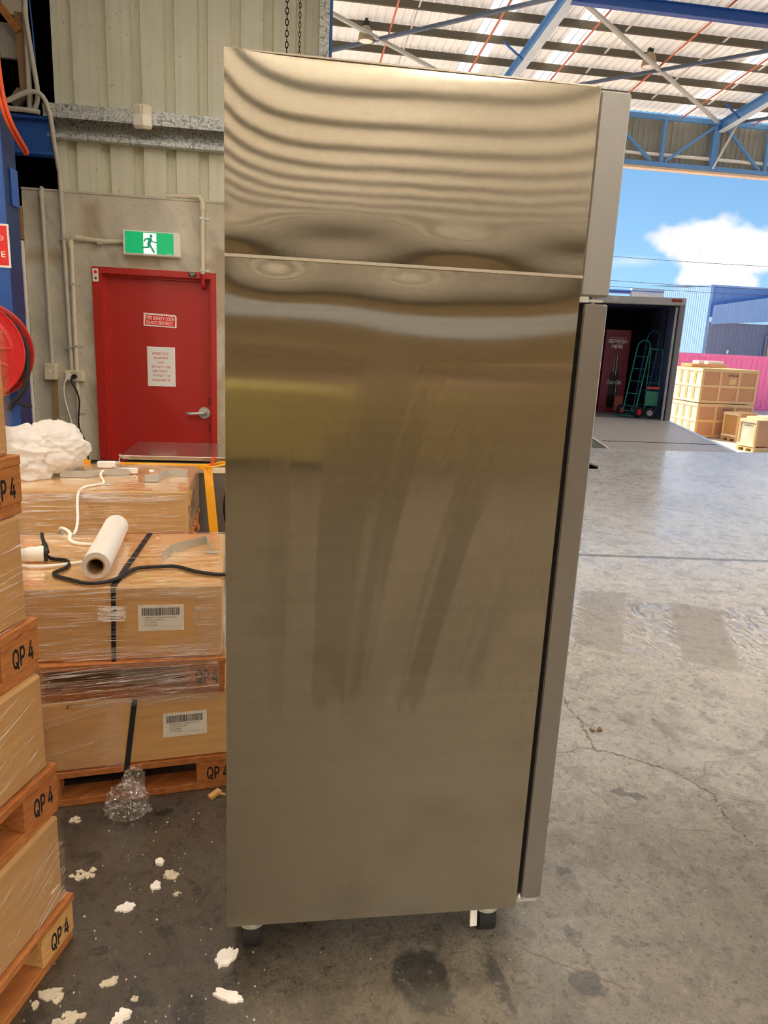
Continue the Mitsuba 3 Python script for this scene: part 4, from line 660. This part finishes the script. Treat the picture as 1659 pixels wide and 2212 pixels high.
def filmpatch(q, sd, lb):
    q = np.array(q); n = 40; U, V = np.meshgrid(np.linspace(0, 1, n), np.linspace(0, 1, n), indexing='ij')
    Pq = ((1-U)*(1-V))[..., None]*q[0]+(U*(1-V))[..., None]*q[1]+(U*V)[..., None]*q[2]+((1-U)*V)[..., None]*q[3]
    z = .003+.012*np.abs(meshkit.fbm(np.stack([(U-V)*14, (U+V)*4, 0*U+sd], -1), 3, sd)-.5); W = np.concatenate([Pq, z[..., None]], -1).reshape(-1, 3); i = (np.arange(n-1)[:, None]*n+np.arange(n-1)).ravel()
    one('plastic_sheet', lb, 'plastic sheet', trimesh.Trimesh(W, np.vstack([np.c_[i, i+n, i+n+1], np.c_[i, i+n+1, i+1]]), process=False), FILM, True, 'clear sheets on the floor')
    k = [z for z in scene if z.startswith('plastic_sheet') and '__' not in z][-1]; r = np.random.default_rng(sd); fs = []
    for _ in range(26):
        u, w = r.uniform(.04, .96, 2); c0 = (1-u)*(1-w)*q[0]+u*(1-w)*q[1]+u*w*q[2]+(1-u)*w*q[3]; a0 = r.choice([-.9, -1.1, .7], p=[.5, .35, .15])+r.normal(0, .12); L = r.uniform(.02, .2); d = np.array([math.cos(a0), math.sin(a0)])*L
        fs.append(bar((*(c0-d/2), .0155), (*(c0+d/2), .0155), r.uniform(.0006, .002), .0006))
    put(k, 'folds', cat(fs), GLINT, label='white slivers set as highlights on the clear sheet', kind='stuff')  # highlights on the sheet, laid on as white bars
filmpatch([(2.17, 4.03), (2.47, 4.06), (2.08, 3.21), (1.82, 3.29)], 3, 'creased clear plastic sheet stuck on the floor between the two dull patches'); filmpatch([(2.73, 3.91), (3.1, 3.95), (2.65, 2.9), (2.32, 3.05)], 9, 'creased clear plastic sheet on the floor at the picture edge'); filmpatch([(1.85, 4.2), (1.96, 4.28), (1.57, 3.44), (1.50, 3.45)], 15, 'narrow clear plastic sheet on the floor next to the fridge door')
for i, (x, y) in enumerate([(1.31, 2.57), (1.34, 2.57)]): one('brown_clod', 'small brown clod on the floor beside the crack, '+('nearer to it' if i == 0 else 'farther from it'), 'dirt', flake((x, y), .01, 600+i, .008), mat('clod', P(lin(110, 88, 56), .9)) if i == 0 else 'mat_clod', 30)

# ---------------------------------------------------------------- dock ramp, truck and load
ru, rv = np.array([.951, -.309]), np.array([.309, .951])
q = [(5.24, 10.87, .004), (7.33, 10.87, .004), (8.62, 15.32, .03), (6.35, 16.0, .03)]
def slab(q, th): q = np.array(q); return trimesh.convex.convex_hull(np.vstack([q, q-[0, 0, th]]))
t = thing('dock_ramp', 'grey steel dock ramp plate bridging from the floor to the truck', 'ramp'); put(t, 'plate', slab(q, .03), STEELPL)
put(t, 'edge_strip', slab([(7.33, 10.87, .012), (7.42, 10.87, .012), (8.70, 15.30, .038), (8.62, 15.32, .038)], .05), mat('pale_steel', P(lin(196, 206, 220), .4)))
put(t, 'lip_seam', bar((5.5, 11.75, .012), (7.56, 11.66, .012), .02, .004), DARK)
put(t, 'under_shade', slab([(5.24, 10.9, -.03), (5.30, 10.9, -.03), (6.25, 15.4, -.01), (6.19, 15.4, -.01)], .5), BLACK)  # black slab stands in for the shaded void beneath the ramp
O = np.array([8.62, 15.33])-ru*2.45
tt = thing('box_truck', 'open rear of a box truck backed up to the dock', 'truck')
def tb(x0, x1, y0, y1, z0, z1_, c=0.): return place(box(x0, x1, y0, y1, z0, z1_, c), (O[0], O[1], 0), ru)
put(tt, 'floor_deck', tb(0, 2.45, 0, 7, -.12, .028), mat('truck_floor', P(lin(110, 100, 96), .6))); put(tt, 'roof_panel', tb(0, 2.5, .02, 7, 2.58, 2.66), TRUCKIN)
put(tt, 'side_wall', tb(2.42, 2.50, .04, 7, 0, 2.6), TRUCKIN); put(tt, 'side_wall', tb(-.05, .02, .04, 7, 0, 2.6), TRUCKIN); put(tt, 'front_wall', tb(0, 2.5, 6.95, 7, 0, 2.6), TRUCKIN)
put(tt, 'rear_post', tb(2.43, 2.53, -.04, .06, -.2, 2.56, .01), mat('truck_post', P(lin(128, 122, 118), .5))); put(tt, 'rear_post', tb(-.08, .02, -.04, .06, -.2, 2.56, .01), 'mat_truck_post'); put(tt, 'rear_header', tb(-.08, 2.53, -.05, .06, 2.53, 2.69, .015), TRUCKOUT)
put(tt, 'marker_light', tb(2.22, 2.44, -.07, -.05, 2.60, 2.66, .01), mat('marker', P(lin(140, 44, 44), .3))); put(tt, 'camera_box', tb(1.0, 1.12, -.10, -.05, 2.55, 2.66, .02), mat('grey_box', P(lin(190, 184, 172), .5))); put(tt, 'door_track', tb(2.36, 2.40, .05, .12, .03, 2.5), TRUCKOUT)
for i in range(7): put(tt, 'tie_rail', tb(2.40, 2.42, .3+.9*i, .36+.9*i, .03, 2.5), BLACK)
put(tt, 'inner_rail', tb(.02, 2.42, 6.9, 6.95, 2.0, 2.12), TRUCKOUT); put(tt, 'bumper', tb(0, 2.45, .0, .15, -.7, -.12), BLACK); put(tt, 'under_frame', tb(.2, 2.25, .2, 7, -1.0, -.12), BLACK)
for x in (.1, 1.95): put(tt, 'wheel', place(cyl((x, 1.4, -.68), (x+.4, 1.4, -.68), .47, 28), (O[0], O[1], 0), ru), RUBBER, 40)
# vending fridge
t = thing('drinks_fridge', 'dark red drinks fridge with white lettering inside the truck', 'fridge'); vo = (7.80, 17.15, .03); va = (1, -.12)
A = lambda q: place(q, vo, va)
put(t, 'cabinet', A(box(0, .62, 0, .6, 0, 1.98, .01)), VEND); put(t, 'lettering', A(cat([face(text('REFRESH', .085, .46), (.08, -.001, 1.66), (1, 0, 0), (0, 0, 1)), face(text('HERE', .085, .27), (.175, -.001, 1.54), (1, 0, 0), (0, 0, 1)), tube(np.array([(.11+.012*i, -.002, 1.79+.014*math.sin(i*1.9)) for i in range(34)]), .003, 5)])), WHITE)
bp = [(-.035, 1.36), (-.04, 1.25), (-.05, 1.1), (-.11, .9), (-.13, .75), (-.12, .62), (-.105, .5), (-.125, .35), (-.115, .12), (.115, .12), (.125, .35), (.105, .5), (.12, .62), (.13, .75), (.11, .9), (.05, 1.1), (.04, 1.25), (.035, 1.36)]
put(t, 'bottle_picture', A(face(extr(Polygon([(.31+x, z) for x, z in bp]), .002), (0, -.001, 0), (1, 0, 0), (0, 0, 1))), mat('cola', P(lin(36, 16, 22), .3))); put(t, 'bottle_shine', A(cat([box(.275, .282, -.006, -.003, .95, 1.34), box(.335, .345, -.006, -.003, .9, 1.36), box(.385, .392, -.006, -.003, .2, .7)])), WHITE)
put(t, 'script_logo', A(face(affine := text('Coca-Cola', .10, .34, False), (.15, -.004, .68), (1, 0, 0), (0.15, 0, 1))), WHITE)
# hand trucks
def hand_truck(label, o, ux, H, W, m, hub, lean=.16, wr=.13):
    t = thing('hand_truck', label, 'hand truck', 'hand trucks in the truck'); A = lambda q: place(q, o, ux); Y = lambda z: lean*z
    r = .016; a = np.linspace(0, np.pi, 13)
    loop = [(0, Y(.1), .1), (0, Y(H-W/2), H-W/2)]+[(W/2-W/2*math.cos(u), Y(H-W/2+W/2*math.sin(u)), H-W/2+W/2*math.sin(u)) for u in a[1:-1]]+[(W, Y(H-W/2), H-W/2), (W, Y(.1), .1)]
    put(t, 'frame', A(tube(loop, r, 8)), m, 40)
    for k in range(5): z = .25+k*(H-.45)/4.6; put(t, 'crossbar', A(cyl((0, Y(z), z), (W, Y(z), z), .011, 8)), m, True)
    for x in (-.07, W+.07):
        w = put(t, 'wheel', A(cyl((x-.035, .03, wr), (x+.035, .03, wr), wr, 28)), RUBBER, 40); put(w, 'hub', A(cyl((x-.04, .03, wr), (x+.04, .03, wr), wr*.55, 20)), hub, 40)
    put(t, 'axle', A(cyl((-.1, .03, wr), (W+.1, .03, wr), .012, 8)), m); put(t, 'toe_plate', A(box(0, W, -.22, .02, .02, .035)), m); return t
hand_truck('green hand truck with red hubs standing foremost at the truck post', (8.0, 16.23, .03), (.4, -.92), 1.75, .36, GREEN, HUB)
hand_truck('taller blue-green hand truck with grey hubs leaning behind the red-hubbed one', (8.52, 16.75, .03), (.4, -.92), 1.98, .34, mat('blue_green', P(lin(36, 96, 120), .4)), GREYH, .12, .11)
t = thing('red_trolley', 'green tray trolley with red handles beside the truck post', 'trolley'); A = lambda q: place(q, (8.60, 15.75, .03), ru)
put(t, 'tray', A(box(-.28, 0, 0, .12, .28, .62, .01)), GREEN); put(t, 'handle', A(box(-.28, 0, -.03, .0, .66, .72, .01)), mat('red_grip', P(lin(200, 70, 60), .5))); put(t, 'frame', A(cat([cyl((-.27, .1, .1), (-.27, .14, 1.55), .012, 8), cyl((-.01, .1, .1), (-.01, .14, 1.55), .012, 8), cyl((-.27, .14, 1.55), (-.01, .14, 1.55), .012, 8), cyl((-.27, .12, .8), (-.01, .12, .8), .010, 8)])), GREEN, 40)
w = put(t, 'wheel', A(cyl((-.15, -.03, .12), (-.15, .03, .12), .12, 26)), RUBBER, 40); put(w, 'hub', A(cyl((-.15, -.035, .12), (-.15, .035, .12), .065, 20)), GREYH, 40)
one('orange_bracket', 'rusty orange block on the truck floor beside the red drinks fridge', 'block', place(box(0, .2, 0, .06, .05, .42, .01), (8.02, 16.75, .03), (1, -.3)), mat('rust', P(lin(150, 74, 56), .7)))

# ---------------------------------------------------------------- crates in the yard
def crate(label, o, ux, L, D, H, group, endm, battens=True, txt=None, rows=2):
    t = thing('crate', label, 'crate', group); A = lambda q: place(q, o, ux); b = .075
    put(t, 'carton', A(box(.03, L-.03, .025, D-.025, .04, H-.03)), CRATEC); put(t, 'end_panel', A(box(.012, .03, .04, D-.04, .05, H-.04)), endm)
    zs = [.02, H*.5-.04, H-.10] if rows == 2 else [.02, H-.09]
    if battens:
        for z in zs: put(t, 'batten', A(box(0, L, 0, .025, z, z+b)), CRATEWOOD)
        for x in (0, L/3-.04, 2*L/3-.04, L-b): put(t, 'batten', A(box(x, x+b, .003, .028, .02, H-.03)), CRATEWOOD)
    for z in zs: put(t, 'end_batten', A(box(-.012, .012, 0, D, z, z+b)), CRATEE)
    for y in (0, D-.055): put(t, 'end_batten', A(box(-.006, .016, y, y+.055, .02, H-.03)), CRATEWOOD)
    put(t, 'lid', A(box(0, L, 0, D, H-.03, H)), CRATEWOOD)
    if txt: put(t, 'lettering', A(cat([face(text('CasaBlanca', .06, .36), (L*.46, .024, H*.80), (1, 0, 0), (0, 0, 1))])), INK); put(t, 'paper_slip', A(box(L*.5, L*.5+.22, .022, .0245, H*.57, H*.74)), CRATEWOOD)
    return t
pos = ['front', 'second', 'third', 'rear']
for lv in range(2):
    for i in range(4):
        crate(f'{"upper" if lv else "lower"} long timber-framed crate, {pos[i]} of its row beside the truck', (13.45, 22.05+.43*i, -1.15+1.12*lv), (1, 0), 1.98, .41, 1.115, 'stacked long crates', CRATEW, i == 0, i == 0)
one('flat_carton', 'flat brown carton lying on top of the stacked crates', 'box', box(13.6, 14.9, 23.0, 23.7, 1.10, 1.20, .01), CRATEC)
for i, (a, b, lb) in enumerate(((13.95, 14.15, 'small white block on the flat carton on the crates'), (14.28, 14.85, 'long white block on the flat carton on the crates'))): one('white_block', lb, 'block', box(a, b, 23.2, 23.6, 1.20, 1.31, .01), WHITE)
us = np.array([.978, .208])
def small_crate(label, o, endm, txt):
    t = crate(label, (*o, -1.03), us, .75, .62, .80, 'small crates on the yard', endm, False, None, 3); A = lambda q: place(q, (*o, -1.15), us)
    for x in (0, .69): put(t, 'batten', A(box(x, x+.06, -.012, .03, .1, .9)), CRATEWOOD)
    put(t, 'base', A(cat([box(0, .75, y, y+.08, 0, .12) for y in (0, .27, .54)]+[box(0, .75, 0, .62, .09, .12)])), CRATEWOOD)
    if txt: put(t, 'lettering', A(face(text('CasaBlanca', .055, .36), (.011, .49, .72), (0, -1, 0), (0, 0, 1))), INK); put(t, 'paper_slip', A(box(.009, .0115, .25, .45, .42, .64)), WHITE)
small_crate('small grey-ended crate with a paper slip at the yard edge', (13.46, 18.97), CRATEW, True); small_crate('small brown crate standing between the grey-ended one and the long crates', (14.35, 21.15), CRATEY, False); small_crate('small crate behind the grey-ended one, cut by the picture edge', (14.20, 19.75), CRATEW, False)

# ---------------------------------------------------------------- beyond the yard
t = thing('shipping_container', 'pink shipping container across the yard', 'container'); q = corr(12.2, 2.5, .28, .07, .035, .04, 1); q.apply_translation((13.6, 34, -1.1)); put(t, 'side_wall', q, PINK)
put(t, 'top_rail', box(13.6, 25.8, 33.93, 34.05, 1.40, 1.54), PINK); put(t, 'bottom_rail', box(13.6, 25.8, 33.93, 34.05, -1.15, -1.02), PINK); put(t, 'shell', box(13.6, 25.8, 34.06, 36.4, -1.1, 1.5), PINK)
t = thing('shipping_container', 'far end of a second pink container at the picture edge', 'container'); q = corr(6, 2.5, .28, .07, .035, .04, 1); q.apply_translation((25.9, 34, -1.1)); put(t, 'side_wall', q, PINK); put(t, 'shell', box(25.9, 31.9, 34.06, 36.4, -1.1, 1.52), PINK)
t = thing('blue_warehouse', 'pale blue ribbed warehouse beyond the pink container', 'building')
q = corr(6.5, 7.4, .3, .09, .04, .018, 1); q = place(q, (30.15, 56.5, -1.15), (0, -1)); put(t, 'side_wall', q, BWALL)
q = corr(11, 2.2, .6, .12, .05, .06, 1); q.apply_translation((30.15, 50, 4.1)); put(t, 'upper_wall', q, BDARK); put(t, 'roof_trim', box(30.1, 41, 49.9, 50.1, 6.2, 6.3), BWALL)
put(t, 'corner_post', box(30.08, 30.28, 49.85, 50.05, -1.15, 6.25), BWALL)
fas = Polygon([(0, 3.62), (9, 4.6), (9, 6.4), (0, 4.86)]); q = corr(9, 1., .26, .08, .04, .04, 1); v = q.vertices.copy(); u = v[:, 0]/9
v = np.c_[30.2+v[:, 0], 49.4+v[:, 1], np.where(v[:, 2] > .5, 4.86+1.62*u, 3.58+.75*u)]; put(t, 'fascia', trimesh.Trimesh(v, q.faces, process=False), BWALL)
q = corr(4.7, 4.9, .3, .1, .04, .05, 1); q.apply_translation((30.25, 49.75, -1.15)); put(t, 'shutter', q, BGREY); put(t, 'door_post', box(34.95, 35.5, 49.3, 49.8, -1.15, 4.2), CREAM); put(t, 'downpipe', cyl((34.8, 49.6, -1), (34.8, 49.6, 3.0), .1, 10), BGREY); put(t, 'roof_sheet', slab([(30.1, 50, 6.25), (41, 50, 6.25), (41, 60, 6.9), (30.1, 60, 6.9)], .05), BWALL)
put(t, 'wall_lamp', cyl((31.9, 49.6, 1.6), (31.9, 49.6, 1.85), .08, 10), WHITE)
t = thing('low_shed', 'low shed with a white parapet behind the truck roof', 'building'); put(t, 'parapet', box(30.1, 33.6, 62, 62.3, 6.0, 6.75), WHITE); put(t, 'wall', box(-40, 33.5, 62.1, 66, -1.15, 5.9), BWALL); put(t, 'roof', slab([(-40, 61.9, 5.9), (34, 61.9, 6.6), (34, 67, 6.7), (-40, 67, 6.0)], .1), BDARK)
for i, (za, zb_, lb) in enumerate(((5.0, 5.0, 'lower power line over the yard'), (5.32, 5.32, 'middle power line over the yard'), (6.6, 6.6, 'upper faint power line over the yard'))):
    x = np.linspace(10, 40, 40); one('power_line', lb, 'power line', tube(np.c_[x, 0*x+40+.1*i, za+.0015*(x-22)**2-.1], .011, 5), mat('wire', P(lin(70, 80, 100), .7)) if i == 0 else 'mat_wire', True, 'power lines over the yard')

# ---------------------------------------------------------------- the hall behind the camera, mirrored in the steel
mat('load', P(lin(158, 138, 116), .7))
one('yellow_skip', 'yellow steel skip on the hall floor, mirrored in the fridge side', 'skip', box(-3.4, .75, -7.2, -5.6, .05, .92, .03), mat('skip_yellow', P(lin(176, 164, 98), .5)))
for i, (a, b, y, h) in enumerate(((-4.2, -1.6, -9, 1.5), (-1.4, 1.2, -9.2, 1.35), (1.3, 3.2, -6.4, 1.0), (3.4, 5.6, -7.4, 1.25))):
    one('carton_load', ('long brown carton load behind the yellow skip', 'short brown carton load behind the yellow skip', 'low brown carton load beside the yellow skip', 'tall brown carton load away from the yellow skip')[i], 'carton load', box(a, b, y-1.2, y, 0, h, .02), 'mat_load')
